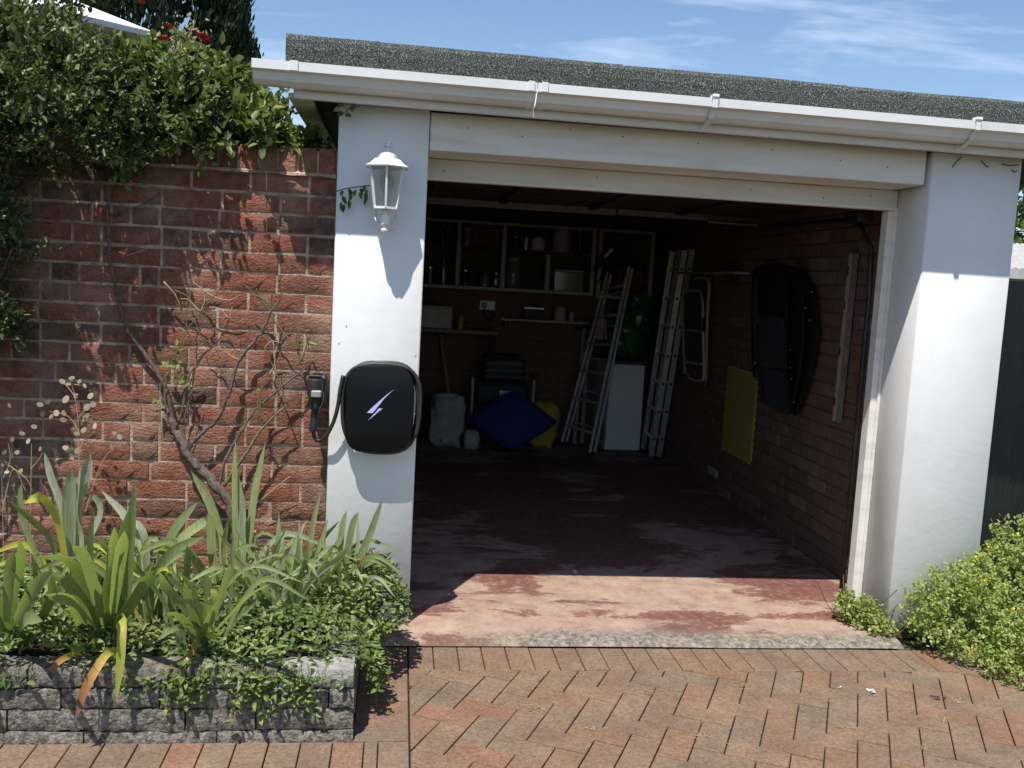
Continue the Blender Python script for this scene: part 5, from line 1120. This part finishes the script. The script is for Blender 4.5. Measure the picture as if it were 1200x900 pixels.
for k in range(40): MB().tube([(7.5+k*.1, 7.9, 2.03), (7.5+k*.1, 10.1, 2.52)], .055, 6).build('roof_corrugation', M_['shedroof'], shd)
MB().box(7.4, 11.5, 7.86, 7.90, 1.93, 2.06).build('fascia', M_['shedroof'], shd)
foliage('garden_tree', 'leafy green tree above the pale shed roof', 'tree', (9.9, 12.5, -.03), [((9.9, 12.3, 2.6), (1.4, 1.0, 1.3)), ((11.3, 12.6, 2.9), (1.3, 1.0, 1.2)), ((9.0, 12.4, 2.2), (.9, .8, .9))], 900, 9, .13, .08, 'tree', .22, .6, 6)

# ================================================================== YELLOW-FLOWERED PLANT AT THE RIGHT
def cory(label, base, cs, nc, nfl, fsz=.015, drop=None):
    t = thing('flowering_plant', label, 'plant', base); C, O = blob_shell(cs, nc, .72)
    k = (C[:, 2] > -.005); C, O = C[k], O[k]; P, D, Nn = clusters(C, O, 8, .035, .15, 0, .9); P[:, 2] = np.maximum(P[:, 2], .004); n = len(P)
    ok = ~((P[:, 0] < 2.625) & (P[:, 0] > 2.18) & (P[:, 1] > -.008)); P, D, Nn = P[ok], D[ok], Nn[ok]; n = len(P)
    leaves('foliage', M_['corydalis'], P, D, Nn, rng.uniform(.010, .021, n), rng.uniform(.008, .016, n), t, np.clip(np.round(P[:, 0]*9+np.sin(P[:, 2]*40))%3/6+.66*rng.random(n), 0, 1), .15)['kind'] = 'stuff'
    C2, O2 = blob_shell(cs, nfl*6, .97); C2 = C2[(C2[:, 2] > .03) & (O2[:, 1] < .35)][:nfl]
    C2 = [c for c in C2 if not (2.18 < c[0] < 2.64 and c[1] > -.02)]
    for c in C2:
        c = Vector(c)+Vector((0, -.024, .022)); mb = MB()
        for k in range(6):
            d = Vector((random.gauss(0, 1), random.gauss(0, 1)-.4, random.gauss(0, 1)+.3)).normalized()*fsz*random.uniform(.7, 1.4); s_ = d.cross(Vector((.2, .7, .6))).normalized()*fsz*.45; o_ = Vector((random.gauss(0, 1), random.gauss(0, 1), random.gauss(0, 1)))*fsz*.5
            mb.add([c+o_, c+o_+d*.6+s_, c+o_+d*1.1, c+o_+d*.6-s_], [(0, 1, 2, 3)])
        mb.build('flower', M_['yellowpetal'], t)
    mb = MB()
    for k in range(14):
        c = Vector(random.choice(cs)[0])-Vector((0, 0, .06)); q = c+Vector((random.uniform(-.25, .25)*(1 if len(cs) > 2 else .2), random.uniform(-.2, .1), random.uniform(.05, .2))); mb.tube(spline([Vector((c.x+random.uniform(-.05, .05), c.y, 0)), c.lerp(q, .5)+Vector((0, 0, -.05)), q], 4), .002, 4)
    stuff(mb.build('stems', M_['greencane'], t)); return t
cory('big mound of yellow-green foliage dotted with small yellow flowers by the right pillar', (2.75, -.35, 0), [((2.62, -.22, .14), (.40, .26, .20)), ((2.85, -.05, .24), (.30, .25, .25)), ((2.85, -.45, .12), (.42, .30, .17)), ((2.42, -.12, .16), (.20, .14, .20)), ((3.15, -.25, .25), (.35, .35, .25)), ((2.72, -.5, .06), (.36, .24, .11)), ((2.55, -.1, .26), (.10, .08, .16)), ((2.87, .1, .42), (.12, .1, .12))], 3900, 80)
cory('small yellow-green tuft at the inner foot of the right pillar', (2.07, .06, .03), [((2.08, .05, .08), (.07, .07, .075)), ((2.13, -.04, .06), (.05, .05, .055)), ((2.04, .1, .11), (.04, .04, .05))], 210, 5, .006)

# ================================================================== LITTER ON THE PAVING
def scrap(name, label, cat, px, py, r_, mat, n_=5, z=.003):
    d = FW+RT*((px-600)/FPX)-UP*((py-450)/FPX); c = CAM+d*((z-CAM.z)/d.z); mb = MB()
    for k in range(n_):
        a = random.uniform(0, 6.28); u_ = Vector((math.cos(a), math.sin(a), random.uniform(.0, .5)))*r_*random.uniform(.5, 1.3); s_ = Vector((-math.sin(a), math.cos(a), random.uniform(0, .4)))*r_*random.uniform(.25, .5); o_ = Vector((random.uniform(-1, 1)*r_*.5, random.uniform(-1, 1)*r_*.5, 0))
        mb.add([c+o_, c+o_+u_*.5+s_, c+o_+u_, c+o_+u_*.5-s_], [(0, 1, 2, 3)])
    return tag(mb.build(name, mat), label, cat)
scrap('white_petals', 'scatter of crumpled white petals lying on the pavers near the yellow flowers', 'petals', 1021, 810, .022, M_['whitepaper'], 7)
scrap('white_petal', 'tiny white petal left of the larger scatter on the pavers', 'petal', 984, 806, .010, M_['whitepaper'], 3)
scrap('dead_leaf', 'curled brown dead leaf on the paving beside the yellow-flowered mound', 'leaf', 1104, 818, .03, M_['bark'], 6)
mb = MB()
for k in range(420):
    x = random.uniform(-.2, 2.9); y = random.uniform(-1.3, -.42); h = random.uniform(.004, .012)
    if random.random() < .6: cx_, cy_ = random.choice([(.9, -.62), (1.0, -.95), (.45, -.75), (1.55, -.9), (1.95, -.85), (.62, -.9), (1.3, -.55), (2.1, -.7), (1.75, -1.05)]); x = cx_+random.gauss(0, .015); y = cy_+random.gauss(0, .015)
    a = random.uniform(0, 6.28); l = random.uniform(.006, .022); mb.bar((x, y, .002), (x+math.cos(a)*l, y+math.sin(a)*l, .003+h*.5), .0012, .0012)
o = mb.build('dry_litter', M_['straw']); stuff(o); o['label'] = 'dry straw-coloured litter in the joints of the paving'

# small fixings, specks and nail heads on the white work
def dots(name, pts, Y, r_, mat, parent, X=None):
    for (px, py) in pts:
        c = atx(px, py, X) if X else at(px, py, Y); MB().lathe([(r_, 0), (r_, .004), (r_*.5, .0055)], (0, 0, 0), 8).v
        mb = MB().lathe([(r_, -.003), (r_, .0015), (r_*.5, .003)], (0, 0, 0), 8); mb.v = [(c.x+v[0], c.y-v[2], c.z+v[1]) for v in mb.v]; mb.build(name, mat, parent)
dots('nail_head', [(548, 150), (668, 152), (818, 168), (905, 176), (1040, 196), (612, 160), (730, 160), (985, 188)], .012, .0028, M_['iron'], gar)
dots('nail_head', [(520, 200), (700, 208), (880, 222), (965, 232), (1020, 230)], .258, .003, M_['iron'], gar)
dots('screw_hole', [(487, 417), (406, 382), (397, 402), (402, 518)], 0, .0022, M_['iron'], gar)
mb = MB()
for pl_ in ([(1116, 196), (1120, 190), (1127, 184)], [(1150, 188), (1155, 194), (1159, 196)], [(1174, 192), (1182, 194), (1194, 193)], [(1186, 199), (1189, 202), (1192, 200)]): mb.tube([at(a, b, -.004) for a, b in pl_], .0022, 4)
mb.build('cobweb_scraps', M_['dark'], gar)
